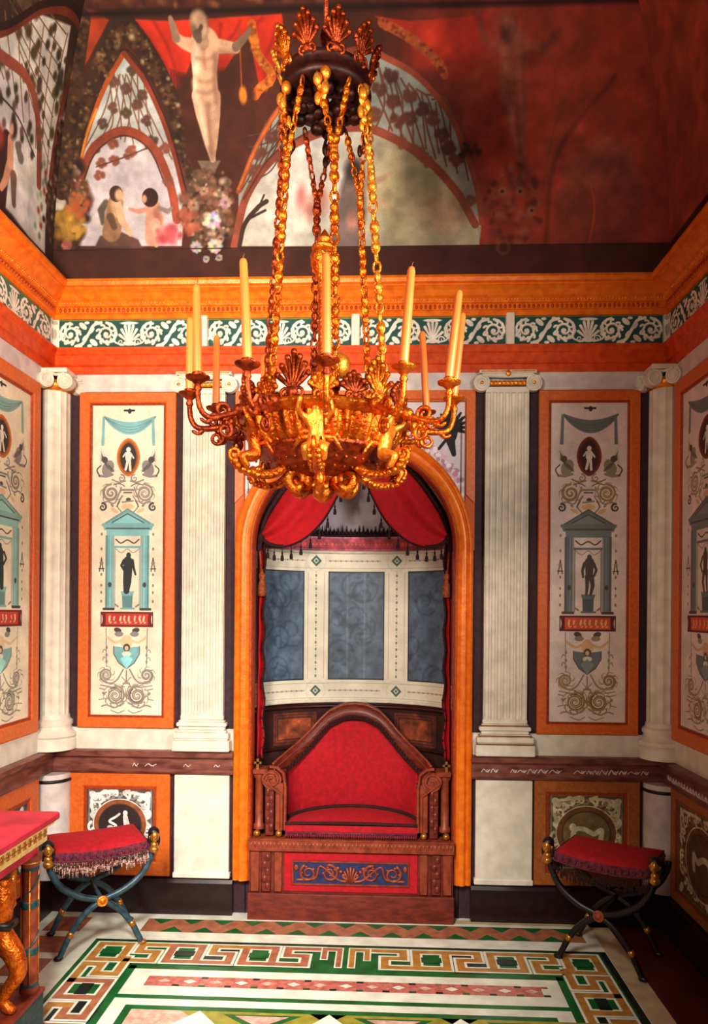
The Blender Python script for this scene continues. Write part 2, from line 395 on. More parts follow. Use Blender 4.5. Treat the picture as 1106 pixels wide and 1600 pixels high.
# ------------------------------------------------------------------ the frieze: white acanthus scrolls on dark green
def paint_frieze(cv, x0, x1, unit, post0):
    W = (238, 230, 216); S = (178, 172, 160); G = (24, 78, 74)
    z0, z1 = 3.073, 3.232; zc = (z0+z1)/2; R = .062
    cv.rect(cv.u0, cv.u1, z0, z0+.008, (60, 70, 60)); cv.rect(cv.u0, cv.u1, z1-.007, z1, (110, 120, 60))
    k = -2
    while True:
        p = post0 + k*unit; k += 1
        if p > x1+unit: break
        if p+unit < x0: continue
        for d, off in ((1, .085), (-1, .285), (1, .53), (-1, .735)):
            cx = p+off*unit/.82
            cv.vol(cx, zc, R, .015, S, PI/2 if d > 0 else PI/2, d*1.9, tp=(1, .7)); cv.vol(cx, zc+.003, R-.002, .012, W, PI/2, d*1.9, tp=(1, .7))
            for j in range(9):                            # leaves curling off the scroll
                a = j*2*PI/9; q = spiral(cx+.04*math.cos(a), zc+.04*math.sin(a), .017, .005, a, d*.5, 8)
                cv.line(q, .013, W, taper=(1, .5))
            cv.ell(cx, zc, .011, .011, W)
        for off in (.185, .635):                          # S stems and leaves between scrolls
            cx = p+off*unit/.82
            cv.line(bez([(cx-.07, z0+.014), (cx-.03, z0+.03), (cx, zc), (cx+.03, z1-.03), (cx+.07, z1-.016)], 6), .017, W)
            for sx, sz in ((-1, 1), (1, -1)):
                cv.ell(cx+sx*.03, zc+sz*.045, .026, .014, W, rot=sx*sz*.7); cv.ell(cx-sx*.02, zc+sz*.02, .020, .009, W, rot=-sx*sz*.9); cv.ell(cx+sx*.055, zc+sz*.02, .016, .008, W, rot=sx*sz*.4); cv.ell(cx+sx*.008, zc+sz*.063, .014, .008, W)
                cv.ell(cx-sx*.045, zc+sz*.066, .012, .007, W)
        for off in (.41,):                                # palmette
            cx = p+off*unit/.82
            for j in range(-3, 4):
                a = j*.42; cv.line([(cx, z0+.03), (cx+.055*math.sin(a), z0+.05+.08*math.cos(a))], .013, W, taper=(.5, 1.2))
            cv.ell(cx, z0+.028, .035, .012, W); cv.ell(cx, z1-.02, .05, .008, W)
            for sx in (-1, 1): cv.vol(cx+sx*.045, z0+.035, .02, .008, W, 0, sx*1.2); cv.line(bez([(cx+sx*.03, z0+.02), (cx+sx*.08, z0+.04), (cx+sx*.075, zc+.03)], 5), .009, W)
        for off in (.86,): cv.line(bez([(p+off*unit/.82-.05, z0+.016), (p+off*unit/.82+.01, zc), (p+off*unit/.82+.02, z1-.02)], 5), .012, W)
        cv.rect(p-.024, p+.024, z0, z1, W); cv.rect(p-.024, p-.018, z0, z1, S); cv.ell(p, zc, .012, .03, S); cv.ell(p, z1-.016, .016, .012, S)
    cv.mottle(.08, .06, 3)
G0 = (24, 80, 76)
cv = Canvas(XL+.012, XR-.012, 3.072, 3.233, 1500, 74, G0); paint_frieze(cv, XL, XR, .826, XL+.02)
for p in range(4): pass
fr = cv.build('frieze_band', ON_BACK(.0135)); structure(fr); fr.name = 'trim_7'
for nm, fn, s in (('trim_8', ON_LEFT(.0135), 0), ('trim_9', ON_RIGHT(.0135), 1)):
    cv = Canvas(-1.9, -.014, 3.072, 3.233, 800, 74, G0 if s else (70, 108, 96)); paint_frieze(cv, -1.9, 0, .826, -.03)
    structure(cv.build(nm, fn))
mb = MB()                                                 # small white blocks where the frieze breaks forward
for k in range(1, 4): mb.cbox(XL+.02+.826*k-.022, XL+.02+.826*k+.022, -.034, -.013, 3.073, 3.245)
structure(mb.build('trim_10', 'white_marble'))

# ------------------------------------------------------------------ framed panels
def frame_mesh(mb, fn, u0, u1, w0, w1, prof):
    n = len(prof); V = []
    for i, o in prof: V += [fn(u0+i, w0+i, o), fn(u1-i, w0+i, o), fn(u1-i, w1-i, o), fn(u0+i, w1-i, o)]
    mb.add(V, [(a*4+k, a*4+(k+1)%4, (a+1)*4+(k+1)%4, (a+1)*4+k) for a in range(n-1) for k in range(4)])
PL = {'back': lambda u, w, o: (u, -o, w), 'left': lambda u, w, o: (XL+o, u, w), 'right': lambda u, w, o: (XR-o, u, w)}
ON = {'back': ON_BACK, 'left': ON_LEFT, 'right': ON_RIGHT}
FPROF = [(0, 0), (0, .02), (.004, .024), (.050, .024), (.054, .021), (.057, .016)]
def frame_parts(side, u0, u1, w0, w1, root, fw, wood='orange_wood'):
    k = fw/.068; mb = MB(); frame_mesh(mb, PL[side], u0, u1, w0, w1, [(i*k, o) for i, o in FPROF]); mb.build('frame', wood, root)
    mb = MB(); frame_mesh(mb, PL[side], u0, u1, w0, w1, [(i*k, o) for i, o in ((.056, .0165), (.058, .019), (.060, .019), (.062, .014), (.064, .016), (.067, .015), (.068, .008))]); mb.build('inner_bead', 'orange_edge', root)

def grotesque(cv, T, k, pal, male):
    """candelabra ornament of the tall panels; T maps a drawing grid to the panel, k = metres per grid step"""
    blue, grey, gold, dk, ink = pal['blue'], pal['grey'], pal['gold'], pal['dark'], pal['ink']
    X = 199.5; lt = [min(255, c*1.25+30) for c in grey]
    def L(pts, w, c, **kw): cv.line([T(*p) for p in pts], w*k, c, **kw)
    def P(pts, c, **kw): cv.poly([T(*p) for p in pts], c, **kw)
    def E(x, y, a, b, c, **kw): u, v = T(x, y); cv.ell(u, v, a*k, b*k, c, **kw)
    def V(x, y, r, w, c, a, t, **kw): u, v = T(x, y); cv.vol(u, v, r*k, w*k, c, a, t, **kw)
    def both(f):
        for s in (-1, 1): f(s)
    # hanging cloth
    E(X+2, 643, 3, 4, ink); L([(X-6, 642), (X+9, 642)], 3, ink)
    sw = [(162+i*80/14, 653+27*math.sin(PI*i/14)**.8) for i in range(15)]; up = [(242-i*80/14, 650+10*math.sin(PI*i/14)) for i in range(15)]
    P(sw+up, blue)
    for f in (.35, .6, .85): L([(162+i*80/14, 652+(10+f*17)*math.sin(PI*i/14)) for i in range(15)], 1, dk, alpha=.35)
    both(lambda s: P([(X+s*40, 650), (X+s*42, 697), (X+s*37, 697), (X+s*36, 655)], blue))
    # medallion
    def oval(r1, r2): return [(200+r1*math.sin(a)*abs(math.sin(a))**.2*(1 if 1 else 0), 715-r2*math.cos(a)) for a in [2*PI*i/24 for i in range(24)]]
    P(oval(18, 30), pal['ring']); P(oval(15, 26.5), [c*.75 for c in pal['ring']]); P(oval(12.5, 23), pal['med'])
    E(200, 703, 3.5, 4, (238, 232, 222)); E(200, 714, 5, 9, (232, 226, 214)); L([(199, 720), (196, 734)], 4, (228, 220, 210)); L([(202, 720), (203, 735)], 4, (228, 220, 210)); L([(203, 708), (208, 716)], 2.5, (228, 220, 210)); L([(196, 708), (192, 714)], 2.5, (228, 220, 210))
    # griffins, birds and first scrolls
    def griff(s):
        for j in range(5): L(bez([(X+s*(21+j*2), 736), (X+s*(30+j*3), 724-j*3), (X+s*(40+j*.5), 706+j*5), (X+s*(43-j), 700+j*6)], 5), 3.2, grey if j % 2 else lt, taper=(1, .3))
        E(X+s*31, 732, 9, 13, grey, rot=s*.4, alpha=.9); E(X+s*36, 719, 5, 5, dk, alpha=.7); L([(X+s*24, 742), (X+s*34, 745), (X+s*44, 744)], 4, grey)
        L(bez([(X+s*44, 744), (X+s*48, 735), (X+s*42, 728)], 5), 2, dk)
        V(X+s*10, 748, 6, 2.5, grey, PI/2, s*1.3); L(bez([(X+s*4, 752), (X+s*14, 754), (X+s*24, 750)], 5), 2.5, gold)
        V(X+s*26, 771, 14, 3.4, gold, PI/2, -s*2.0); V(X+s*26, 771, 11, 2, grey, PI/2+1, -s*1.6)
        L(bez([(X+s*10, 762), (X+s*20, 786), (X+s*32, 784), (X+s*40, 788)], 6), 2.2, grey); V(X+s*39, 793, 6.5, 3.4, dk, PI/2, s*1.3)
        L(bez([(X+s*8, 775), (X+s*16, 790), (X+s*10, 800)], 5), 2, gold); E(X+s*20, 798, 7, 3, pal['blush'], rot=s*.5)
    both(griff)
    def leaves(x, y, r, s, n, c, w=2.0, a0=0):
        for j in range(n):
            a = a0+j*2*PI/n; L(bez([(x+r*math.cos(a), y+r*math.sin(a)), (x+(r+3)*math.cos(a+.25*s), y+(r+3)*math.sin(a+.25*s)), (x+(r+4)*math.cos(a+.7*s), y+(r+4)*math.sin(a+.7*s))], 3), w, c, taper=(1, .3))
    for s in (-1, 1):
        leaves(X+s*26, 771, 13, s, 7, grey, 2.2); leaves(X+s*17, 1087, 15, s, 9, gold, 2.4); leaves(X+s*17, 1087, 10, -s, 6, dk, 1.4, .4); leaves(X+s*31, 1055, 10, s, 7, gold, 1.8)
        for j in range(4): L(bez([(X+s*(22+j), 738-j*2), (X+s*(33+j*2), 730-j*4), (X+s*(38+j), 716-j*2)], 4), 1.2, dk, alpha=.6)
        L(bez([(X+s*5, 760), (X+s*13, 756), (X+s*22, 758)], 4), 1.6, dk, alpha=.7); L([(X+s*12, 783), (X+s*17, 792)], 1.6, dk, alpha=.7); E(X+s*24, 790, 3, 1.8, grey, rot=s*.7)
        for y in (1018, 1030): L(bez([(X+s*31, y), (X+s*35, y-3), (X+s*37, y+2)], 3), 1.4, gold)
        L(bez([(X+s*2, 1066), (X+s*8, 1076), (X+s*4, 1084)], 4), 1.8, gold); L(bez([(X+s*3, 1110), (X+s*12, 1114), (X+s*24, 1110)], 4), 1.6, grey)
    L([(X-9, 766), (X+9, 766)], 3, grey); L([(X-6, 770), (X+6, 770)], 2, dk); E(X+1, 781, 4, 3, dk); L([(X-8, 785), (X+8, 783)], 2.5, grey); E(X, 792, 10, 5, pal['blush'])
    # temple
    P([(X-39, 822), (X, 796), (X+40, 822)], blue); P([(X-24, 818), (X, 803), (X+25, 818)], [min(255, c*1.12) for c in blue])
    L([(X-39, 821), (X, 796), (X+40, 821)], 2.6, [c*.85 for c in blue]); L([(X-24, 817), (X, 803), (X+25, 817)], 1.5, dk); L([(X-34, 824), (X+35, 824)], 2.4, dk, alpha=.8)
    P([(X-40, 818), (X+41, 818), (X+37, 829), (X-36, 829)], blue); L([(X-33, 826), (X+34, 826)], 2, dk); P([(X-33, 828), (X+34, 828), (X+33, 838), (X-32, 838)], [min(255, c*1.08) for c in blue])
    for s in (-1, 1):
        a, b = X+s*22, X+s*34; P([(a, 837), (b, 837), (b, 950), (a, 950)], blue); L([(X+s*32, 838), (X+s*32, 950)], 2.5, [c*.8 for c in blue]); L([(X+s*26, 838), (X+s*26, 950)], 2, [min(255, c*1.15) for c in blue])
        E(X+s*27, 914, 3, 4, dk); L([(X+s*21, 952), (X+s*36, 952)], 4, dk); L([(X+s*19, 856), (X+s*19, 950)], 1.6, blue); L([(X+s*21, 838), (X+s*21, 952)], 1.2, dk, alpha=.5)
    L([(X-20, 855), (X+20, 855)], 3.5, blue); L(bez([(X-18, 843), (X-10, 849), (X, 844), (X+10, 849), (X+18, 843)], 5), 2, dk); L(bez([(X-18, 858), (X-9, 864), (X, 858), (X+9, 864), (X+18, 858)], 5), 1.2, grey)
    both(lambda s: L([(X+s*18, 945), (X+s*14, 948)], 3, gold))
    # statue on its pedestal
    st = pal['statue']
    P([(X-8, 926), (X+9, 926), (X+8, 952), (X-7, 952)], [c*.8 for c in blue]); P([(X-10, 924), (X+11, 924), (X+9, 931), (X-8, 931)], blue); L([(X-9, 951), (X+11, 951)], 3, blue)
    E(X+2, 868, 3.6, 4.6, st)
    if male:
        cv.limb([T(X+2, 875), T(X+2, 886), T(X+2, 896)], [7*k, 6*k, 5.5*k], st); cv.limb([T(X-5, 877), T(X-8, 888), T(X-7, 898)], [2.4*k, 2*k, 1.6*k], st); cv.limb([T(X+8, 877), T(X+12, 887), T(X+9, 896)], [2.4*k, 2*k, 1.6*k], st)
        cv.limb([T(X-1, 897), T(X-1, 911), T(X-2, 924)], [3.6*k, 2.6*k, 1.8*k], st); cv.limb([T(X+5, 897), T(X+7, 911), T(X+4, 924)], [4*k, 3*k, 2*k], st)
    else:
        cv.limb([T(X+1, 876), T(X+1, 892), T(X, 910), T(X-1, 924)], [6.5*k, 7*k, 6.5*k, 4.5*k], st); cv.limb([T(X-5, 876), T(X-9, 884), T(X-4, 892)], [2.4*k, 2*k, 2*k], st); cv.limb([T(X+8, 876), T(X+10, 888), T(X+13, 898)], [2.4*k, 2*k, 1.5*k], st)
    # beads and tripods beside the temple
    def side(s):
        for y in (835, 858, 898, 915, 926, 940): E(X+s*40, y, 1.5, 2.4, pal['beads'])
        L([(X+s*40, 872), (X+s*37, 893)], 1.6, dk); L([(X+s*40, 872), (X+s*43, 893)], 1.6, dk); E(X+s*40, 880, 3, 3, grey); L([(X+s*36, 889), (X+s*44, 889)], 1.6, dk)
    both(side)
    # red cartouche
    P([(X-40, 957), (X+40, 957), (X+40, 979), (X-40, 979)], pal['cart2']); both(lambda s: E(X+s*41, 968, 3.5, 9, (232, 226, 214)))
    P([(X-33, 959), (X+33, 959), (X+33, 977), (X-33, 977)], pal['cart']); cv.line([T(*p) for p in ((X-40, 957), (X+40, 957), (X+40, 979), (X-40, 979), (X-40, 957))], 1.6*k, pal['cart2'])
    rg = random.Random(6)
    for x in (-27, -20, -10, -4, 3, 12, 20, 26):
        h = rg.uniform(2.5, 5); E(X+x, 968, 1.7, h, pal['cartfig'], alpha=rg.uniform(.35, .95), rot=rg.uniform(-.5, .5)); E(X+x+.6, 968-h, 1.6, 1.7, pal['cartfig'], alpha=.8); E(X+x+2, 973, 2.5, 1.4, pal['cartfig'], alpha=.5, rot=.4)
    # lower candelabra
    def low(s):
        E(X+s*14, 985, 6, 4, dk, rot=s*.3); E(X+s*12, 991, 7, 4, grey); L([(X+s*32, 982), (X+s*31, 1042)], 1.4, grey); L(bez([(X+s*6, 1000), (X+s*18, 1004), (X+s*30, 996)], 5), 4, pal['blush'])
        for y in (1012, 1024, 1034): E(X+s*31, y, 1.8, 3, grey)
        P([(X+s*2, 1012), (X+s*20, 1010), (X+s*20, 1022), (X+s*12, 1036), (X, 1046)], blue)
        L([(X+s*20, 1010), (X+s*20, 1022), (X+s*12, 1036), (X, 1045)], 1.6, dk, alpha=.6)
        V(X+s*31, 1055, 11, 3.2, gold, -PI/2, s*1.9); V(X+s*31, 1055, 8.5, 1.6, grey, -1, s*1.5); L(bez([(X+s*5, 1046), (X+s*14, 1062), (X+s*24, 1068), (X+s*33, 1066)], 6), 2.4, grey)
        L([(X+s*3, 1073), (X+s*22, 1074), (X+s*40, 1071)], 1.8, grey); V(X+s*17, 1087, 15.5, 3.8, gold, PI/2, s*2.1); V(X+s*17, 1087, 12.5, 1.8, dk, PI/2+.6, s*1.6, alpha=.7)
        L(bez([(X+s*4, 1098), (X+s*18, 1106), (X+s*30, 1102), (X+s*38, 1104)], 6), 2.2, grey); L([(X+s*33, 1078), (X+s*41, 1076)], 1.8, grey); L([(X+s*33, 1092), (X+s*42, 1094)], 1.6, grey); E(X+s*35, 1084, 3, 2, grey, rot=s*.6)
    both(low)
    E(X, 1003, 9, 11, pal['blush']); E(X, 1012, 5.5, 6, dk); E(X, 1013, 3, 3.6, (222, 190, 160)); E(X, 1022, 7, 4, (232, 224, 208)); P([(X-10, 1030), (X, 1022), (X+10, 1030), (X, 1046)], [min(255, c*1.25) for c in blue])
    L([(X, 1048), (X, 1066)], 2, grey); L([(X-7, 1058), (X, 1066), (X+7, 1058)], 1.4, grey); E(X, 1087, 2.4, 2.6, gold); L([(X-5, 1068), (X+5, 1068)], 2, gold)
    cv.mottle(.045, .08, 5)
PALL = dict(blue=(122, 182, 190), grey=(140, 136, 136), gold=(146, 138, 126), dark=(70, 70, 74), ink=(40, 44, 44), ring=(196, 110, 34), med=(44, 38, 42), blush=(224, 196, 160), statue=(34, 48, 50), beads=(128, 124, 120), cart=(196, 62, 44), cart2=(110, 22, 22), cartfig=(240, 206, 190))
PALR = dict(blue=(112, 124, 126), grey=(150, 140, 118), gold=(156, 130, 74), dark=(88, 74, 64), ink=(50, 46, 44), ring=(126, 52, 24), med=(64, 32, 34), blush=(220, 178, 128), statue=(84, 74, 68), beads=(150, 120, 90), cart=(214, 92, 62), cart2=(96, 30, 30), cartfig=(246, 190, 120))
def tall_panel(side, u0, u1, w0, w1, fw, pal, male, label, bg=(238, 228, 208)):
    root = thing('wall_panel', label, 'wall panel', PL[side]((u0+u1)/2, w0, 0)); inv = Matrix.Translation(-Vector(root.location))
    a0, a1, b0, b1 = u0+fw, u1-fw, w0+fw*.95, w1-fw*.88
    frame_parts(side, u0, u1, w0, w1, root, fw)
    cv = Canvas(a0, a1, b0, b1, 230, 900, bg); kx = (a1-a0)/110; ky = (b1-b0)/486
    c0 = (a0+a1)/2
    flip = -1 if side == 'left' else 1
    grotesque(cv, lambda x, y: (c0+(x-199.5)*kx*flip, b1-(y-632)*ky), min(kx, ky), pal, male)
    cv.build('painted_field', ON[side](.009), 'painted_plaster', root)
    for ch in root.children: ch.matrix_parent_inverse = inv
    return root
tall_panel('back', -1.536, -1.002, 1.0, 2.832, .070, PALL, False, 'tall white grotesque panel in orange frame on the back wall, blue temple and dark robed statue')
tall_panel('back', .954, 1.487, 1.0, 2.832, .066, PALR, True, 'tall white grotesque panel in orange frame on the back wall, with grey temple and grey nude male statue', (230, 214, 208))
tall_panel('left', -.90, -.175, 1.0, 2.832, .088, dict(PALL, blue=(136, 184, 178)), False, 'orange framed white painted panel on the left side wall, cut off by the picture edge', (236, 226, 200))
tall_panel('right', -.86, -.13, 1.0, 2.832, .085, PALR, True, 'orange framed white painted panel on the right side wall, cut off by the picture edge', (228, 212, 210))

def dado_panel(side, u0, u1, w0, w1, f, label, light, dim):
    root = thing('dado_panel', label, 'wall panel', PL[side]((u0+u1)/2, w0, 0)); inv = Matrix.Translation(-Vector(root.location))
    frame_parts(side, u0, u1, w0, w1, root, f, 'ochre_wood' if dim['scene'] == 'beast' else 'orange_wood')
    a0, a1, b0, b1 = u0+f, u1-f, w0+f, w1-f*.85
    cv = Canvas(a0, a1, b0, b1, 260, 260, dim['bg']); c = (a0+a1)/2; m = (b0+b1)/2-.01; R = min(a1-a0, b1-b0)/2; A = (a1-a0)/2; B = (b1-b0)/2
    rng = random.Random(3)
    cv.box(a0+.012, a1-.012, b0+.012, b1-.012, .006, dim['edge'])
    for i in range(60):                                   # carved leafy surround
        t = 2*PI*i/60; q = (c+A*.80*math.copysign(abs(math.cos(t))**.7, math.cos(t)), m+.01+B*.80*math.copysign(abs(math.sin(t))**.7, math.sin(t)))
        cv.vol(q[0], q[1], rng.uniform(.016, .034), .015, light if i % 3 else dim['edge'], rng.uniform(0, 6), rng.choice((-.9, .9)))
    for s in (-1, 1):
        for zz in (-1, 1): cv.ell(c+s*A*.8, m+zz*B*.8, .03, .02, light, rot=s*zz*.8)
        cv.line(bez([(c+s*.02, b1-.03), (c+s*A*.5, b1-.035), (c+s*A*.85, b1-.06), (c+s*A*.8, m+.03)], 8), .016, light)
    cv.ell(c, m, R*.82, R*.76, light); cv.ell(c, m, R*.79, R*.73, dim['ring']); cv.ell(c, m, R*.66, R*.61, [v*.6 for v in dim['ring']]); cv.ell(c, m, R*.63, R*.58, dim['med'])
    if dim['scene'] == 'two':
        cv.limb([(c+R*.22, m-R*.25), (c+R*.2, m+.0), (c+R*.16, m+R*.22)], [R*.10, R*.09, R*.07], light); cv.ell(c+R*.16, m+R*.33, R*.07, R*.08, light); cv.limb([(c+R*.2, m-R*.2), (c+R*.42, m-R*.3)], [R*.08, R*.05], light)
        cv.line(bez([(c-R*.35, m-R*.2), (c-R*.12, m-R*.05), (c-R*.32, m+R*.08), (c-R*.12, m+R*.22), (c-R*.02, m+R*.3)], 6), R*.07, light); cv.ell(c-R*.3, m-R*.1, R*.09, R*.07, [v*.85 for v in light])
    else:
        cv.line(bez([(c-R*.38, m-R*.2), (c-R*.3, m+R*.1), (c-R*.05, m+R*.12), (c+R*.2, m+.0), (c+R*.4, m+R*.1), (c+R*.38, m-R*.2)], 6), R*.13, light); cv.ell(c-R*.36, m+R*.16, R*.09, R*.11, light)
    cv.mottle(.12, .03, 4)
    cv.build('relief_field', ON[side](.010), 'painted_plaster', root)
    for ch in root.children: ch.matrix_parent_inverse = inv
dado_panel('back', -1.575, -1.02, .195, .755, .094, 'orange framed panel with white relief and dark medallion, low on wall above left stool', (232, 228, 222), dict(bg=(92, 82, 80), edge=(150, 146, 142), ring=(150, 84, 48), med=(46, 30, 34), scene='two'))
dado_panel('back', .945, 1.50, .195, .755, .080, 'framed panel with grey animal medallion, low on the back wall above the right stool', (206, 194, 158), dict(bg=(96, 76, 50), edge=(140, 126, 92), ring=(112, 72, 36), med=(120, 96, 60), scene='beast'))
dado_panel('left', -.95, -.16, .195, .755, .11, 'orange framed low panel on the left side wall, mostly hidden by the marble topped table', (214, 210, 200), dict(bg=(70, 92, 100), edge=(50, 74, 84), ring=(150, 84, 48), med=(46, 30, 34), scene='two'))
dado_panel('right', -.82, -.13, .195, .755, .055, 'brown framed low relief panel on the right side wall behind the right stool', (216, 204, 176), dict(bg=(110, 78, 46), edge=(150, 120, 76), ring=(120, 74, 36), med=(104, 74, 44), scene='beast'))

# spandrel panel over the arch: orange frame, pale field, black eagles, garland of flowers round the arch
root = thing('spandrel_panel', 'orange framed pale field above the arch with black eagles and a flower garland', 'wall panel', (NX, 0, 2.0)); inv = Matrix.Translation(-Vector(root.location))
s0, s1, t0, t1 = NX-.648, NX+.648, 1.98, 2.838
cv = Canvas(s0, s1, t0, t1, 520, 344, (226, 214, 222)); rng = random.Random(5)
for s in (-1, 1):
    ex, ez = NX+s*.515, 2.635                              # eagle: spread wings, body, head, tail
    for j in range(7):
        a = (-.25+j*.30); cv.line([(ex, ez), (ex+.095*math.cos(a), ez+.10*math.sin(a))], .030, (22, 16, 20), taper=(1, .4)); cv.line([(ex, ez), (ex-.085*math.cos(a), ez+.09*math.sin(a))], .030, (22, 16, 20), taper=(1, .4))
    cv.ell(ex, ez-.01, .04, .075, (18, 14, 18)); cv.ell(ex-s*.012, ez+.085, .022, .024, (22, 16, 20)); cv.line([(ex, ez-.06), (ex+s*.02, ez-.14)], .05, (20, 14, 18), taper=(1, .5)); cv.line([(ex-s*.02, ez-.06), (ex-s*.06, ez-.11)], .016, (24, 18, 20))
for i in range(420):
    a = rng.uniform(0, PI); r = ARC_R+rng.uniform(.0, .05); col = rng.choice([(244, 226, 236), (236, 190, 210), (214, 150, 186), (250, 244, 244), (190, 150, 176)])
    u, v = NX+r*math.cos(a), ARC_Z+r*math.sin(a); cv.ell(u, v, rng.uniform(.008, .018), rng.uniform(.008, .016), col, alpha=.9)
fr_ = (214, 104, 36)
cv.rect(s0, s1, t1-.058, t1, fr_); cv.line([(s0, t1-.06), (s1, t1-.06)], .006, (140, 50, 20))
for s in (-1, 1): a = NX+s*.648; cv.rect(min(a, a-s*.05), max(a, a-s*.05), t0, t1, fr_); cv.line([(a-s*.052, t0), (a-s*.052, t1-.06)], .006, (140, 50, 20))
cv.build('painted_field', ON_BACK(.004), 'painted_plaster', root, keep=lambda U, V: ~(((U-NX)**2+(V-ARC_Z)**2 < (ARC_R+.001)**2) | ((np.abs(U-NX) < ARC_R+.001) & (V < ARC_Z))))
mb = MB(); frame_mesh(mb, PL['back'], s0, s1, t0+.25, t1, [(0, 0), (0, .014), (.046, .014), (.05, .006)])
mb.f = [f for i, f in enumerate(mb.f) if i % 4 != 0]; mb.mi = mb.mi[:len(mb.f)]
mb.build('frame', 'orange_wood', root)
for ch in root.children: ch.matrix_parent_inverse = inv

# gilt orange arch frame round the niche
def arch_sweep(mb, prof, z0, cx=NX, zc=ARC_Z, n=40):
    st = [(0, z0), (0, z0+(zc-z0)*.5)] ; S = []
    for z in (z0, (z0+zc)/2): S.append(lambda r, o, z=z: (cx-r, -o, z))
    for k in range(n+1):
        a = PI-PI*k/n; S.append(lambda r, o, a=a: (cx+r*math.cos(a), -o, zc+r*math.sin(a)))
    for z in ((z0+zc)/2, z0): S.append(lambda r, o, z=z: (cx+r, -o, z))
    m = len(prof); mb.add([f(r, o) for f in S for r, o in prof], [(i*m+j, (i+1)*m+j, (i+1)*m+j+1, i*m+j+1) for i in range(len(S)-1) for j in range(m-1)])
root = thing('arch_frame', 'gilded orange moulded arch framing the red niche', 'arch frame', (NX, 0, .19)); inv = Matrix.Translation(-Vector(root.location))
mb = MB(); arch_sweep(mb, [(.64, 0), (.64, .035), (.634, .042), (.622, .044), (.614, .038), (.610, .040), (.600, .052), (.585, .054), (.572, .046), (.568, .048), (.560, .044), (.556, .036)], .19); mb.build('moulding', 'cornice_gilt', root, True, angle=40)
mb = MB(); arch_sweep(mb, [(.556, .038), (.552, .040), (.545, .034), (.538, .02), (.536, -.03)], .19); mb.build('inner_edge', 'orange_edge', root, True)
for ch in root.children: ch.matrix_parent_inverse = inv

# ------------------------------------------------------------------ pilasters
def pil_outline(w, d, n=7):
    P = [(-w/2, -.0015), (-w/2, -d)]; fw = w/n
    for k in range(n):
        a = -w/2+fw*k
        P += [(a+fw*.14, -d), (a+fw*.26, -d+.010), (a+fw*.5, -d+.015), (a+fw*.74, -d+.010), (a+fw*.86, -d)]
    return P+[(w/2, -d), (w/2, -.0015)]
def ionic_capital(root, w, z, d, half=None):
    mb = MB()
    mb.cbox(-w*.66, w*.66, -d-.022, -.020, z+.098, z+.115, .003); mb.cbox(-w*.60, w*.60, -d-.012, -.020, z+.082, z+.099, .003)
    mb.cbox(-w/2, w/2, -d-.004, -.020, z, z+.03, .002)
    mb.build('capital', 'white_marble', root)
    mb = MB()
    for s in (-1, 1):
        c = (s*w*.60, z+.048)
        n = 26; mb.prism([(c[0]+.043*math.cos(2*PI*k/n), c[1]+.043*math.sin(2*PI*k/n)) for k in range(n)], -d-.014, -.020, 'xz')
        mb.tube([(x, -d-.016, zz) for x, zz in spiral(c[0], c[1], .040, .008, PI/2, s*2.0, 40)], [.007-.004*k/40 for k in range(41)], 6)
    mb.tube([(-w*.60, -d-.012, z+.086), (0, -d-.014, z+.080), (w*.60, -d-.012, z+.086)], .008, 6)
    mb.build('volutes', 'white_marble', root, True, angle=40)
    mb = MB(); mb.cbox(-w*.42, w*.42, -d-.018, -.020, z+.034, z+.058, .006)
    for k in range(9): mb.ball((-w*.38+w*.76*k/8, -d-.018, z+.046), (.010, .006, .013), 8, 6)
    mb.cbox(-w*.62, w*.62, -d-.024, -.020, z+.103, z+.110, .002)
    for s in (-1, 1): mb.ball((s*w*.60, -d-.018, z+.048), (.009, .006, .009), 8, 6)
    mb.ball((0, -d-.022, z+.095), (.014, .012, .018), 8, 6)
    mb.build('gilding', 'gold_bright', root, True, angle=40)
def pilaster(x, label, gild):
    root = thing('pilaster', label, 'pilaster', (x, 0, .195)); w, d = .228, .042; Z = -.195
    mb = MB(); mb.prism(pil_outline(w, d), 1.075+Z, 2.82+Z, 'xy'); mb.build('shaft', 'white_marble', root)
    mb = MB()
    for (z0, z1, e) in ((.886, .945, .042), (.945, .955, .034), (.955, .985, .036), (.985, .998, .022), (.998, 1.018, .012), (1.018, 1.040, .022), (1.040, 1.052, .012), (1.052, 1.078, .004)): mb.cbox(-w/2-e, w/2+e, -d-e*.8, -.012, z0+Z, z1+Z, .005)
    mb.build('base', 'white_marble', root)
    if gild:
        mb = MB()
        for z, e in ((.950, .036), (.992, .024), (1.046, .014)): mb.cbox(-w/2-e, w/2+e, -d-e*.8-.001, -.001, z-.003+Z, z+.003+Z, .001)
        mb.build('gilt_fillets', 'brass', root)
    mb = MB(); mb.cbox(-.150, .150, -.034, -.0015, 0, .556, .003); mb.cbox(-.156, .156, -.040, -.0015, 0, .03, .004); mb.build('pedestal', 'white_marble', root)
    ionic_capital(root, w, 2.815+Z, d)
    return root
pilaster(-.842, 'fluted white Ionic pilaster to the left of the arch, its capital behind the candles', False)
pilaster(.783, 'fluted white Ionic pilaster to the right of the arch, with gilt fillets on its base', True)
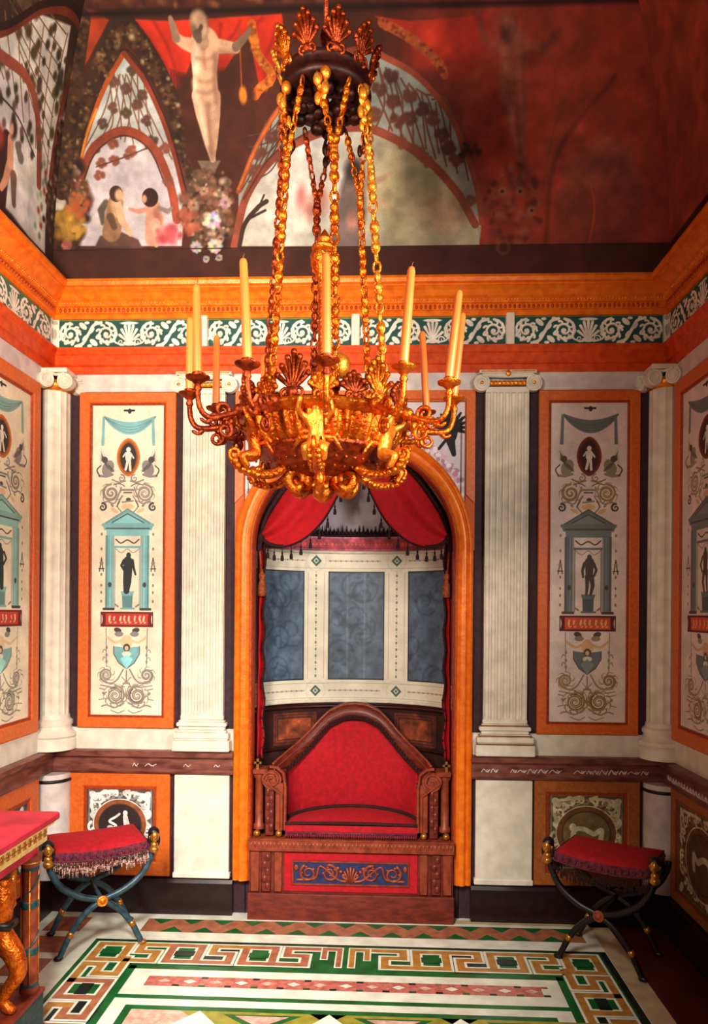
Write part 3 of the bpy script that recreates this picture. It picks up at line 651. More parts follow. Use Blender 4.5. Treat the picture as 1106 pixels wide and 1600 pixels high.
def corner_column(x, s, label):
    root = thing('corner_column', label, 'column', (x, -.03, .195)); r = .088; Z = -.195
    fl = lambda i, a: 1-.05*abs(math.sin(a*8))**.7
    mb = MB(); mb.lathe([(r, 1.06+Z), (r, 1.6+Z), (r, 2.2+Z), (r*.97, 2.83+Z)], 112, fl); mb.build('shaft', 'white_marble', root, True, angle=50)
    mb = MB(); mb.lathe([(.128, .886+Z), (.128, .94+Z), (.118, .948+Z), (.128, .96+Z), (.128, .978+Z), (.108, .995+Z), (.100, 1.01+Z), (.108, 1.022+Z), (.108, 1.04+Z), (.094, 1.052+Z), (.09, 1.075+Z)], 40); mb.build('base', 'white_marble', root, True, angle=35)
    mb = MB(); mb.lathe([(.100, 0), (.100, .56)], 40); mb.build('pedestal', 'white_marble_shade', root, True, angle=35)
    mb = MB(); mb.lathe([(.100, .515), (.106, .518), (.108, .524), (.106, .530), (.100, .533)], 40, cap=False); mb.build('dark_ring', 'near_black', root, True)
    mb = MB(); mb.lathe([(.09, 2.82+Z), (.10, 2.84+Z), (.11, 2.87+Z), (.09, 2.875+Z)], 32); mb.build('gilding', 'gold_bright', root, True)
    mb = MB(); mb.cbox(-.115, .115, -.115, .02, 2.905+Z, 2.93+Z, .004); mb.build('abacus', 'white_marble', root)
    mb = MB()
    for ang in ((0, -PI/2), (0, -PI/2+s*.9)):
        a = ang[1]; mb.at(Matrix.Rotation(a+PI/2, 4, 'Z'))
        for t in (-1, 1):
            c = (t*.098, 2.862+Z); n = 24
            mb.prism([(c[0]+.042*math.cos(2*PI*k/n), c[1]+.042*math.sin(2*PI*k/n)) for k in range(n)], -.100, -.055, 'xz')
            mb.tube([(px, -.102, pz) for px, pz in spiral(c[0], c[1], .039, .008, PI/2, t*2, 36)], [.007-.004*k/36 for k in range(37)], 6)
        mb.tube([(-.10, -.10, 2.898+Z), (0, -.104, 2.893+Z), (.10, -.10, 2.898+Z)], .007, 6)
    mb.build('volutes', 'white_marble', root, True, angle=40)
    return root
corner_column(XL+.03, 1, 'round fluted white column in the left corner')
corner_column(XR-.025, -1, 'round fluted white column in the right corner')
# ------------------------------------------------------------------ floor with its inlaid marble pattern
FM = ['floor_white', 'floor_green', 'floor_dark', 'floor_brown', 'floor_ochre', 'floor_pink', 'floor_olive', 'floor_speckle', 'floor_beige', 'dark_red_floor']
W_, G_, K_, B_, O_, P_, OL, SP, BE, DR = range(10)
fl = MB(); DZ = .0006
def FR(x0, x1, y0, y1, m, k): fl.mat(m).add([(x0,y0,k*DZ),(x1,y0,k*DZ),(x1,y1,k*DZ),(x0,y1,k*DZ)], [(0,1,2,3)])
def FP(pts, m, k): fl.mat(m).add([(x,y,k*DZ) for x, y in pts], [tuple(range(len(pts)))])
FR(XL-.1, XR+.1, YF, .7, W_, 0)
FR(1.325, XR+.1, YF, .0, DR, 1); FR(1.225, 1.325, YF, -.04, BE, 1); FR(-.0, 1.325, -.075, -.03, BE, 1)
# brown band with green zigzag teeth
FR(-1.10, 1.16, -.262, -.105, B_, 1)
n = 14; st = 2.26/n
for k in range(n):
    x = -1.10+st*(k+.5)
    FP([(x-.058, -.108), (x+.058, -.108), (x, -.168)], G_, 2)
    if k: FP([(x-st/2-.058, -.259), (x-st/2+.058, -.259), (x-st/2, -.199)], G_, 2)
# left border of brown squares
for k in range(7):
    y = -.11-.235*k; FR(-1.60, -1.405, y-.175, y, B_, 1)
# meander border
CE = .0445; Z0, Z1 = -.360, -.627; KX0, KX1 = -1.285, 1.222
SN = [0]
def stroke(T, pts, w, m, k):
    SN[0] += 1
    for i_, ((a, b), (c, d)) in enumerate(zip(pts, pts[1:])):
        a, c = min(a, c), max(a, c); b, d = min(b, d), max(b, d); p = T(a-w/2, b-w/2); q = T(c+w/2, d+w/2)
        FR(min(p[0], q[0]), max(p[0], q[0]), min(p[1], q[1]), max(p[1], q[1]), m, k+.25*(i_ % 2)+.12*(i_ // 2 % 2)+.5*(SN[0] % 2)*.3)
def key(T, n, alt, first=True, per=8):
    for i in range(n):
        t = i*per; c = O_ if (i+alt) % 3 == 0 or alt == 2 else B_; d = K_ if i % 2 else G_
        S = lambda pts: [(a+t, b) for a, b in pts]
        ring = S([(.95, .95), (.95, 5.05), (4.1, 5.05), (4.1, .95), (.95, .95)])
        hook = S([(4.1, .95), (7.5, .95), (7.5, 3.2), (6.3, 3.2)]); top = S([(5.5, 3.2), (5.5, 5.05), (8.95, 5.05)])
        p = T(t+4.7, 0); q = T(t+8.3, 6); FR(min(p[0], q[0]), max(p[0], q[0]), min(p[1], q[1]), max(p[1], q[1]), d, 3)
        if first or i: stroke(T, ring, 1.36, W_, 4)
        stroke(T, hook, 1.36, W_, 4); stroke(T, top, 1.36, W_, 4)
        if first or i: stroke(T, ring, .80, c, 5)
        stroke(T, hook, .80, c, 5); stroke(T, top, .80, O_ if c == B_ and i % 2 else c, 5)
        if first or i: stroke(T, S([(2.1, 3), (2.95, 3)]), 1.3, d if i % 2 else G_, 5)
FR(KX0, KX1, Z1, Z0, G_, 1); FR(KX0, KX0+.27, -4.0, Z1, G_, 1); FR(KX1-.27, KX1, -4.0, Z1, G_, 1)
FR(KX0, KX1, Z0-.014, Z0, K_, 2); FR(KX1-.03, KX1, -4, Z0, K_, 2)
hx = (KX1-KX0)/2/3.5/8
key(lambda t, s: (KX0+.012+t*hx, Z1+.012+s*(CE-.005)), 3, 0); key(lambda t, s: (KX1-.03-t*(hx-.0006), Z1+.012+s*(CE-.005)), 3, 2)
mx = (KX0+KX1)/2
for T in (lambda t, s: (mx+(t-4)*.034, Z1+.012+s*(CE-.005)),):
    for s in (-1, 1):
        for w, m, k in ((1.1, W_, 6), (.7, O_ if s > 0 else B_, 7)): stroke(T, [(4+s*.9, .95), (4+s*.9, 5.05), (4+s*3.0, 5.05), (4+s*3.0, 2.8)], w, m, k)
key(lambda t, s: (KX0+.012+(6-s)*(CE-.002), Z0-.018-t*CE), 9, 0, False); key(lambda t, s: (KX1-.03-(6-s)*(CE-.004), Z0-.018-t*CE), 9, 2, False)
# inner field: green frame lines, patterned pink strip, star pattern
gx0, gx1 = KX0+.265, KX1-.30
FR(gx0, gx1+.03, Z1-.030, Z1+.004, G_, 6); FR(gx0, gx0+.034, -4, Z1, G_, 6); FR(gx1, gx1+.034, -4, Z1, G_, 6)
FR(gx0+.034, gx1, -4, Z1-.03, W_, 6)
FR(-.90, .835, -.806, -.72, P_, 7)
for k in range(15):
    x = -.82+k*.115
    FP([(x, -.745), (x+.03, -.763), (x, -.781), (x-.03, -.763)], W_ if k % 2 else SP, 8)
    FR(x+.045, x+.075, -.806, -.790, G_ if k % 2 else K_, 8); FR(x+.045, x+.075, -.736, -.72, K_ if k % 2 else B_, 8)
FR(gx0+.034, gx1, -.912, -.882, G_, 7)
fx0, fx1 = gx0+.10, gx1-.07
FR(fx0, fx1, -3.6, -.965, G_, 7); FR(fx0+.035, fx1-.035, -3.6, -.998, SP, 8)
for r in range(3):
    y = -.998-r*.62
    for k in range(3):
        x = fx0+.30+k*.53
        FP([(x-.06, y), (x+.62, y), (x+.28, y-.3)], OL, 9); FP([(x+.02, y), (x+.16, y-.16), (x-.12, y-.16)], W_, 10); FP([(x+.12, y-.02), (x+.44, y-.02), (x+.28, y-.14)], G_, 10); FP([(x+.17, y-.03), (x+.39, y-.03), (x+.28, y-.11)], SP, 11)
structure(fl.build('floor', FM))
# ------------------------------------------------------------------ niche
NA, ND, NY0 = .575, .40, .05     # half width and depth of the elliptic bay, straight jamb
ph = np.linspace(-PI/2, PI/2, 721); ex_ = NA*np.sin(ph); ey_ = NY0+ND*np.cos(ph)
sl = np.concatenate([[0], np.cumsum(np.hypot(np.diff(ex_), np.diff(ey_)))]); sl -= sl[-1]/2; SH = sl[-1]
def bay(o):
    def f(U, V):
        p = np.interp(U, sl, ph); return NX+(NA-o)*np.sin(p), NY0+(ND-o)*np.cos(p), V
    return f
mb = MB()
for s in (-1, 1): mb.add([(NX+s*NA, -.02, 0), (NX+s*NA, NY0, 0), (NX+s*NA, NY0, 2.7), (NX+s*NA, -.02, 2.7)], [(0,1,2,3)])
n = 40; z = (0, 2.10)
P = [(NX+NA*math.sin(-PI/2+PI*k/n), NY0+ND*math.cos(-PI/2+PI*k/n)) for k in range(n+1)]
mb.add([(x, y, zz) for x, y in P for zz in z], [(2*k, 2*k+2, 2*k+3, 2*k+1) for k in range(n)])
mb.build('wall_niche', 'mahogany_dark')['kind'] = 'structure'
mat('dome_grey', (206, 196, 208), .8, c2=(182, 172, 188), scale=12)
mb = MB()
mb.grid(lambda u, v: (NX+NA*math.sin(-PI/2+PI*u)*math.cos(v*PI/2), NY0+ND*math.cos(-PI/2+PI*u)*math.cos(v*PI/2), 2.10+.56*math.sin(v*PI/2)), 33, 14)
mb.add([(NX-NA, NY0, 2.08), (NX+NA, NY0, 2.08)], [])
d = mb.build('ceiling_niche', 'dome_grey', None, True); structure(d)
# white panelling with blue watered silk panels
root = thing('niche_panelling', 'white panelling with blue silk panels lining the curved niche above the settee', 'panelling', (NX, NY0+ND, 1.1)); inv = Matrix.Translation(-Vector(root.location))
cv = Canvas(-SH, SH, 1.105, 2.01, 800, 420, (236, 230, 212))
pan = [(-.172, .172), (.322, .80), (-.80, -.322)]; pz = (1.237, 1.885)
Gd = (70, 104, 96)
for s in (-1, 1):
    cx = s*.247
    for zz in (1.172, 1.948):
        cv.ell(cx, zz, .062, .062, (214, 212, 200)); cv.ell(cx, zz, .058, .058, (236, 230, 212))
        cv.poly([(cx-.034, zz), (cx, zz+.034), (cx+.034, zz), (cx, zz-.034)], Gd); cv.poly([(cx-.018, zz), (cx, zz+.018), (cx+.018, zz), (cx, zz-.018)], (214, 222, 204)); cv.ell(cx, zz, .007, .007, Gd)
    for k in range(16): cv.ell(cx, 1.26+k*.040, .006, .009, (120, 140, 124)); cv.ell(cx, 1.28+k*.040, .003, .004, (170, 170, 140))
    for e in (-.05, .05): cv.line([(cx+e, 1.245), (cx+e, 1.876)], .003, (176, 170, 160))
for zz in (1.172, 1.948):
    for e in (-.044, .044): cv.line([(-SH, zz+e), (SH, zz+e)], .003, (176, 178, 160))
    for a, b in ((-.75, -.33), (-.16, .16), (.33, .75)):
        k = a
        while k < b: cv.ell(k, zz, .010, .0045, (150, 146, 130)); cv.ell(k+.016, zz, .003, .003, (120, 120, 110)); k += .032
cv.mottle(.04, .1, 2)
cv.build('white_frame', bay(.006), 'painted_plaster', root)
rng = random.Random(11)
for a, b in pan:
    a, b = max(a, -SH+.004), min(b, SH-.004)
    cv = Canvas(a, b, pz[0], pz[1], int(120*(b-a)/.34), 230, (86, 104, 126))
    for i in range(10):                                   # large tone-on-tone damask scrolls
        cu, cw = rng.uniform(a, b), rng.uniform(*pz); cv.line(spiral(cu, cw, .09, .02, rng.uniform(0, 6), rng.choice((-1, 1))*1.2), .012, (58, 74, 98), alpha=.6, soft=.01)
    for i in range(46): cv.ell(rng.uniform(a, b), rng.uniform(*pz), rng.uniform(.008, .024), rng.uniform(.006, .016), rng.choice([(92, 110, 128), (52, 64, 84), (84, 112, 124)]), alpha=.45, soft=.5, rot=rng.uniform(0, 3))
    if a < 0 < b:
        for q in (-.055, .05): cv.line([(q, pz[0]), (q, pz[1])], .006, (132, 160, 166), alpha=.5, soft=.012)
    cv.mottle(.16, .05, int(abs(a)*100)); cv.box(a+.004, b-.004, pz[0]+.004, pz[1]-.004, .007, (40, 44, 56))
    cv.build('silk_panel', bay(.010), 'painted_silk', root)
mb = MB()
P = [bay(.012)(np.array(u), 0)[:2] for u in np.linspace(-SH, SH, 60)]
mb.tube([(float(x), float(y), 1.108) for x, y in P], .010, 6); mb.build('lower_moulding', 'white_marble', root, True)
mb = MB(); mb.tube([(float(x), float(y), 2.000) for x, y in P], .008, 6); mb.build('top_moulding', 'white_marble', root, True)
for ch in root.children: ch.matrix_parent_inverse = inv
# dark wainscot with sunk panels below it
root = thing('wainscot', 'dark mahogany wainscot with inlaid panels, curving behind the settee', 'wainscot', (NX, NY0+ND, .42)); inv = Matrix.Translation(-Vector(root.location))
cv = Canvas(-SH, SH, .45, 1.09, 500, 220, (56, 20, 16))
for a, b in ((-.78, -.60), (-.52, -.24), (-.17, .17), (.24, .52), (.60, .78)):
    cv.rect(a, b, .86, 1.045, (112, 50, 32)); cv.box(a+.012, b-.012, .872, 1.033, .005, (70, 28, 20)); cv.rect(a+.03, b-.03, .89, 1.015, (140, 66, 38)); cv.box(a+.03, b-.03, .89, 1.015, .006, (60, 24, 18))
cv.mottle(.3, .05, 8); cv.build('boards', bay(.008), 'painted_fresco', root)
mb = MB()
mb.tube([(float(x), float(y), 1.078) for x, y in P], .012, 6); mb.build('top_moulding', 'mahogany_dark', root, True)
mb = MB(); mb.tube([(float(x), float(y), .84) for x, y in P], .010, 6); mb.build('lower_moulding', 'mahogany_dark', root, True)
for ch in root.children: ch.matrix_parent_inverse = inv
# pink painted border and black lace-edged cornice above the white panelling
root = thing('niche_border', 'pink painted border topped by a black palmette edging, round the inside of the niche', 'border', (NX, NY0+ND, 2.0)); inv = Matrix.Translation(-Vector(root.location))
cv = Canvas(-SH, SH, 2.012, 2.10, 500, 30, (206, 92, 122)); cv.rect(-SH, SH, 2.03, 2.066, (214, 84, 92))
for k in range(70): cv.ell(-SH+k*.024, 2.048, .006, .006, (232, 140, 130), alpha=.6)
cv.line([(-SH, 2.09), (SH, 2.09)], .006, (236, 170, 190)); cv.line([(-SH, 2.026), (SH, 2.026)], .004, (150, 50, 80)); cv.mottle(.2, .03, 3)
cv.build('painted_band', bay(.004), 'painted_plaster', root)
mb = MB()
for u in np.linspace(-SH+.02, SH-.02, 60):
    x, y, _ = bay(.024)(np.array(u), 0); x = float(x); y = float(y)
    mb.ball((x, y, 2.115), (.010, .008, .018), 6, 5); mb.tube([(x, y, 2.125), (x, y, 2.155+.012*math.sin(u*57))], [.006, .001], 5)
mb.tube([(float(x), float(y), 2.103) for x, y in P], .010, 6)
mb.build('palmette_edging', 'tassel_black', root, True)
for ch in root.children: ch.matrix_parent_inverse = inv

# ------------------------------------------------------------------ curtains
def tassel_mesh(mb, p, l, r=.010):
    x, y, z = p; mb.at(Matrix.Translation((x, y, z-l)))
    mb.lathe([(r*.9, 0), (r, .012), (r*.75, .030), (r*.35, .034), (r*.55, .040), (r*.6, .046), (r*.3, .052), (.0022, .056), (.0018, l)], 8); mb.at(Matrix())
def swag(s, label):
    root = thing('curtain', label, 'curtain', (NX+s*.3, 0, 2.0), group='red swag curtains'); inv = Matrix.Translation(-Vector(root.location))
    inner = bez([(.018, .03, 2.545), (.045, .02, 2.42), (.10, .01, 2.28), (.18, .0, 2.14), (.28, -.005, 2.045), (.385, -.005, 2.005), (.47, .0, 2.015), (.525, .015, 2.06)], 8)
    outer = bez([(.06, .03, 2.565), (.16, .03, 2.53), (.27, .03, 2.47), (.36, .03, 2.38), (.435, .03, 2.28), (.485, .03, 2.20), (.515, .03, 2.13), (.53, .03, 2.075)], 8)
    m = len(inner)
    def fn(u, v):
        k = u*(m-1); i = min(int(k), m-2); f = k-i
        a = Vector(inner[i]).lerp(Vector(inner[i+1]), f); b = Vector(outer[i]).lerp(Vector(outer[i+1]), f); p = a.lerp(b, v)
        env = math.sin(PI*min(1, u*1.02))**.6
        p.y -= .035*math.sin(PI*v)*env + .020*math.sin(v*9+u*3)*env*(.5+u) + .009*math.sin(v*19+1+u*4)*env*u
        return (NX+s*p.x, p.y, p.z)
    mb = MB(); mb.grid(fn, 56, 40); mb.build('swag', 'red_velvet', root, True, solid=.004)
    mb = MB(); path = [(NX+s*p[0], p[1]-.006, p[2]) for p in inner]; mb.tube(path, .009, 6)
    for i, p in enumerate(bez(path, 3)):
        if i % 2: mb.ball(p, .0105, 6, 4)
    mb.build('braid', 'dark_braid', root, True)
    mb = MB(); path = [(NX+s*(p[0]+.003), .012, p[2]) for p in outer]; mb.tube(path, .010, 6)
    for i, p in enumerate(bez(path, 3)):
        if i % 3 == 1: mb.ball((p[0]-s*.012, p[1]-.01, p[2]-.008), .013, 6, 5)
    b = mb.build('outer_braid', 'dark_braid', root, True)
    for i in range(9, 52, 4):
        p = inner[i]; l = (.055, .075, .062, .085)[i % 4]
        mb = MB(); tassel_mesh(mb, (NX+s*p[0], p[1]-.004, p[2]-.008), l, .0095); mb.build('tassel', 'tassel_black', root, True)
    # fall of the curtain beside the jamb
    def fall(u, v): return (NX+s*(.538-.038*v+.006*math.sin(u*40)*v), .02+.018*math.sin(v*10+u*2)+.02*v, 2.07-1.24*u)
    mb = MB(); mb.grid(fall, 60, 16); mb.build('side_drape', 'red_velvet', root, True, solid=.004)
    mb = MB(); path = [fall(u, 1) for u in np.linspace(0, 1, 46)]; mb.tube(path, .006, 6)
    for i, p in enumerate(path):
        if i % 2: mb.ball((p[0], p[1]-.004, p[2]), .009, 6, 4)
    mb.build('drape_edging', 'dark_braid', root, True)
    mb = MB()
    mb.tube([(NX+s*.533, .0, 2.06), (NX+s*.52, -.005, 1.96), (NX+s*.512, -.006, 1.86)], .006, 6)
    mb.at(Matrix.Translation((NX+s*.508, -.006, 1.725))); mb.lathe([(.020, 0), (.024, .02), (.022, .07), (.012, .09), (.019, .105), (.019, .12), (.008, .135), (.005, .15)], 12); mb.at(Matrix())
    mb.build('tieback_tassel', 'tassel_gold', root, True)
    mb = MB(); mb.ball((NX+s*.525, .0, 2.045), (.026, .022, .035), 10, 8); mb.ball((NX+s*.53, -.005, 2.0), (.020, .02, .03), 8, 6); mb.build('gathered_knot', 'dark_braid', root, True)
    root_y = .045
    for ch in root.children: ch.matrix_parent_inverse = inv
    root.location.y += .068
swag(-1, 'red velvet swag with black tassels filling the left half of the arch, behind the chandelier')
swag(1, 'red velvet swag with black tassels filling the right half of the arch')

# ------------------------------------------------------------------ settee in the niche
root = thing('settee', 'carved mahogany settee with red upholstered arched back, standing in the niche', 'settee', (NX, 0, 0))
def bbox(mb, x0, x1, y0, y1, z0, z1, c=.004): mb.cbox(x0, x1, y0, y1, z0, z1, c)
mb = MB(); bbox(mb, -.548, .548, -.092, -.058, 0, .142, .005); bbox(mb, -.53, .53, -.06, .10, 0, .14, .003); mb.build('plinth', 'mahogany_light' if False else 'mahogany', root)
mb = MB(); bbox(mb, -.530, .530, -.045, .10, .142, .366); bbox(mb, -.543, .543, -.066, -.058, .142, .366, .001); mb.build('base', 'mahogany', root)
mb = MB()
bbox(mb, -.548, .548, -.088, -.058, .366, .432, .004); bbox(mb, -.53, .53, -.06, .10, .366, .432, .004); mb.tube([(-.546, -.088, .428), (.546, -.088, .428)], .005, 6); mb.tube([(-.546, -.088, .371), (.546, -.088, .371)], .004, 6)
for k in range(52): mb.ball((-.53+k*1.06/51, -.088, .399), (.008, .004, .014), 6, 4)
mb.build('seat_rail', 'mahogany_light', root, True, angle=40)
mb = MB(); bbox(mb, -.356, .356, -.072, -.06, .150, .358, .003); pn = mb.build('red_panel', 'red_cushion', root)
mat('carved_blue', (42, 52, 104), .5, c2=(24, 30, 66), scale=40)
mb = MB(); bbox(mb, -.312, .312, -.076, -.066, .187, .318, .002); frame_mesh(mb.mat(1), lambda u, w, o: (u, -.076-o, w), -.312, .312, .187, .318, [(0, 0), (.002, .005), (.008, .005), (.010, 0)]); mb.build('blue_panel', ['carved_blue', 'mahogany_light'], pn)
mb = MB()
for s in (-1, 1):
    for cx, d in ((.11, 1), (.225, -1)):
        mb.tube([(s*x, -.078, z) for x, z in spiral(cx, .252, .046, .010, 1.2, d*1.6, 30)], [.009-.005*k/30 for k in range(31)], 6)
        for j in range(5): a = j*1.25; mb.ball((s*(cx+.034*math.cos(a)), -.078, .252+.034*math.sin(a)), (.011, .005, .007), 6, 4)
    mb.tube([(s*x, -.078, z) for x, _, z in bez([(.02, 0, .21), (.07, 0, .222), (.16, 0, .29), (.19, 0, .225), (.29, 0, .215)], 8)], .007, 6)
    for j in range(4): mb.ball((s*(.02+j*.016), -.078, .225+j*.018), (.013, .005, .010), 6, 4)
    mb.ball((s*.29, -.078, .28), (.014, .005, .018), 6, 4)
for a in range(-3, 4): mb.tube([(0, -.078, .20), (.05*math.sin(a*.4), -.079, .215+.075*math.cos(a*.4))], [.003, .008], 6)
mb.build('scroll_carving', 'mahogany_light', pn, True)
for x, w, m in ((-.387, .022, 'mahogany_light'), (-.452, .026, 'mahogany'), (-.512, .024, 'mahogany_light'), (.387, .022, 'mahogany_light'), (.452, .026, 'mahogany'), (.512, .024, 'mahogany_light')):
    mb = MB(); bbox(mb, x-w, x+w, -.076, -.06, .145, .364, .005)
    if m == 'mahogany':
        for j in range(5): mb.ball((x+.008*(-1)**j, -.076, .175+j*.038), (.014, .006, .020), 8, 5)
    mb.build('stile', m, root, True, angle=40)
for s in (-1, 1):
    mb = MB(); bbox(mb, s*.443-.085, s*.443+.085, .03, .10, .432, .78)
    am = mb.build('arm', 'mahogany_dark', root)
    mb = MB()
    n = 32; mb.prism([(s*.428+.052*math.cos(2*PI*k/n), .738+.052*math.sin(2*PI*k/n)) for k in range(n)], -.052, .10, 'xz')
    sp = [(s*.428+s*r*math.cos(a), -.054, .738+r*math.sin(a)) for r, a in [(.048-.038*t, .0+t*2.6*PI) for t in [i/40 for i in range(41)]]]
    mb.tube([(s*.374, -.052, .47), (s*.374, -.053, .66)]+sp, .009, 6)
    mb.tube([(s*.356, -.05, .47), (s*.354, -.05, .70), (s*.366, -.05, .775), (s*.40, -.05, .803), (s*.44, -.05, .808)], .009, 6)
    mb.build('scroll', 'mahogany_light', am, True, angle=40)
    mb = MB(); bbox(mb, s*.387-.022, s*.387+.022, -.05, .04, .465, .72); mb.build('inner_post', 'mahogany_light', am)
    mb = MB(); bbox(mb, s*.44-.024, s*.44+.024, -.046, .04, .436, .70)
    for j in range(6): mb.ball((s*.44+.009*(-1)**j, -.047, .48+j*.038), (.013, .007, .022), 8, 5)
    mb.build('carved_panel', 'mahogany', am, True, angle=40)
    mb = MB(); mb.at(Matrix.Translation((s*.500, -.02, .47))); mb.lathe([(.030, 0), (.030, .02), (.022, .03), (.022, .27), (.030, .28), (.030, .30)], 16); mb.at(Matrix()); bbox(mb, s*.49-.040, s*.49+.040, -.06, .05, .768, .795)
    mb.build('post', 'mahogany_light', am, True, angle=40)
    for x in (.387, .505): mb = MB(); mb.ball((s*x, -.055, .452), .019, 12, 8); mb.build('brass_ball', 'brass', am, True)
    mb = MB()
    mb.box(s*.505-.020, s*.505+.020, -.05, -.042, .822, .834); mb.box(s*.505-.007, s*.505+.007, -.05, -.042, .795, .85)
    mb.build('brass_cross', 'brass', am)
def yb(x): return -.02+.35*math.sqrt(max(0, 1-(x/.40)**2))
def zt(x): return 1.03-float(np.interp(abs(x), [0, .04, .07, .14, .19, .235, .30, .375, .42], [0, .003, .009, .042, .092, .146, .212, .272, .30]))
mb = MB(); mb.grid(lambda u, v: ((-.365+.73*u), yb((-.365+.73*u))-.045*math.sin(PI*v)**.5*(1-(2*u-1)**4), .47+(zt(-.365+.73*u)-.47)*v), 50, 24); bk = mb.build('backrest', 'red_cushion', root, True, solid=.01)
xs = [-.40+.8*k/60 for k in range(61)]
mb = MB(); V = []
for x in xs:
    y, z = yb(x), zt(x); nx = x*.0; V += [(x*1.02, y-.035, z-.005), (x*1.03, y-.045, z+.025), (x*1.05, y-.03, z+.07), (x*1.06, y+.0, z+.085), (x*1.06, y+.03, z+.085), (x*1.04, y+.03, z-.01)]
mb.add(V, [(i*6+j, (i+1)*6+j, (i+1)*6+j+1, i*6+j+1) for i in range(60) for j in range(5)]); bf = mb.build('back_frame', 'mahogany', root, True)
mb = MB(); mb.tube([(x*1.06, yb(x)-.02, zt(x)+.078) for x in xs], .008, 6); mb.tube([(x*1.04, yb(x)-.04, zt(x)+.048) for x in xs], .004, 6); mb.build('frame_moulding', 'mahogany_light', root, True)
mb = MB(); mb.tube([(x*.99, yb(x)-.04, zt(x)-.004) for x in xs], .009, 6)
for k, x in enumerate([-.38+.76*k/56 for k in range(57)]): mb.ball((x*.995, yb(x)-.046, zt(x)+.006), .010, 6, 4)
for s in (-1, 1):
    for k in range(14): mb.ball((s*.352, -.05, .47+k*.02), .007, 6, 4)
mb.build('studded_braid', 'dark_braid', root, True)
mb = MB()
def seat(u, v):
    x = -.352+.704*u; y = -.062+(yb(x*1.05)-.03+.062)*v; return (x, y, .500+.030*math.sin(PI*u)**.5*math.sin(PI*min(1, v*.8+.12))+.0*v)
mb.grid(seat, 40, 20); n = len(mb.v)
mb.add([(-.352+.704*k/39, -.062, z) for k in range(40) for z in (.44, .475, .502)], [(3*k+j, 3*k+3+j, 3*k+4+j, 3*k+1+j) for k in range(39) for j in range(2)])
cu = mb.build('seat_cushion', 'red_cushion', root, True, angle=50)
mb = MB(); mb.tube([(-.352+.704*k/30, -.064, .510+.006*math.sin(PI*k/30)) for k in range(31)], .009, 6); mb.tube([(seat(k/30, .98)[0], seat(k/30, .98)[1]-.01, seat(k/30, .98)[2]+.01) for k in range(31)], .011, 6); mb.build('piping', 'braid_purple' if False else 'dark_braid', cu, True)
mb = MB(); mb.tube([(-.35, -.066, .462), (.35, -.066, .462)], .006, 6)
for k in range(58): x = -.346+.692*k/57; mb.tube([(x, -.066, .462), (x, -.070, .434)], [.005, .003], 5)
mb.build('fringe', 'braid_purple', cu, True)
# ------------------------------------------------------------------ coved ceiling with its fresco
CA, CB, CZ = 1.2, 2.0, 3.455
def cove(h): return CA*(1-np.sqrt(np.maximum(0, 1-(np.asarray(h, float)/CB)**2)))
def back_fn(U, V): c = cove(V); return np.clip(U, XL+c, XR-c), -c, CZ+V
def left_fn(U, V): c = cove(V); return XL+c, np.minimum(U, -c), CZ+V
def right_fn(U, V): c = cove(V); return XR-c, np.minimum(U, -c), CZ+V
HT = [-57, 32, 112, 184, 251, 315, 376, 434, 495]; HH = [1.4, 1.2, 1.0, .8, .6, .4, .2, 0, -.2]
def D(x, y):
    """drawing grid of the fresco cartoon -> wall metres (along the wall, height above the cornice)"""
    d = x-564.7; yc = y+d*(.0117+(434-y)*4e-5); h = float(np.interp(yc, HT, HH)); s = (288.5+d*.0105)*3.98/(3.98-float(cove(max(0, h)))); return (d/s, h)
K = 1/290.
H1 = 1.42
cv = Canvas(XL, XR, -.02, H1, 1000, 432, (78, 36, 26)); rng = random.Random(21)
U = np.broadcast_to(cv.U, (cv.nv, cv.nu)); V = np.broadcast_to(cv.V, (cv.nv, cv.nu))
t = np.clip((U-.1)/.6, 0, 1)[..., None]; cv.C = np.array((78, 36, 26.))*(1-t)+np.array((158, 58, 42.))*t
def DP(pts): return [D(*p) for p in pts]
def blot(x, y, rx, ry, cols, n, s0, s1, alpha=.8, soft=.5):
    for i in range(n):
        a = rng.uniform(0, 2*PI); q = math.sqrt(rng.random()); u, v = D(x+rx*q*math.cos(a), y+ry*q*math.sin(a)); r = rng.uniform(s0, s1)*K
        cv.ell(u, v, r, r*rng.uniform(.6, 1), rng.choice(cols), alpha=alpha, soft=soft, rot=rng.uniform(0, 3))
def along_b(pts, w, cols, n, s0, s1, alpha=.8):
    P = bez([(a, b, 0) for a, b in pts], 12)
    for i in range(n):
        p = rng.choice(P); u, v = D(p[0]+rng.uniform(-w, w), p[1]+rng.uniform(-w, w)); r = rng.uniform(s0, s1)*K; cv.ell(u, v, r, r*rng.uniform(.6, 1), rng.choice(cols), alpha=alpha, soft=.5)
def S(pts, w, col, **k): cv.line([D(a, b) for a, b, _ in bez([(a, b, 0) for a, b in pts], 8)], w*K, col, **k)
def leaf(x, y, r, col, alpha=.85):
    for j in range(5): a = j*2*PI/5+rng.uniform(0, 1); u, v = D(x+r*.55*math.cos(a), y+r*.55*math.sin(a)); cv.ell(u, v, r*.5*K, r*.42*K, col, alpha=alpha, soft=.3)
def limb(pts, rad, col, **k): cv.limb(DP(pts), [r*K for r in rad], col, **k)
def grad_fill(P, c0, c1, soft=.006):
    """fill an outline with a vertical blend"""
    m = Canvas(cv.u0, cv.u1, cv.v0, cv.v1, cv.nu, cv.nv, (0, 0, 0)); m.poly(P, (1, 1, 1), soft=soft); a = m.C[..., :1]
    v = [p[1] for p in P]; f = np.clip((V-min(v))/(max(v)-min(v)), 0, 1)[..., None]; cv.C = cv.C*(1-a)+a*(np.array(c0, float)*(1-f)+np.array(c1, float)*f)
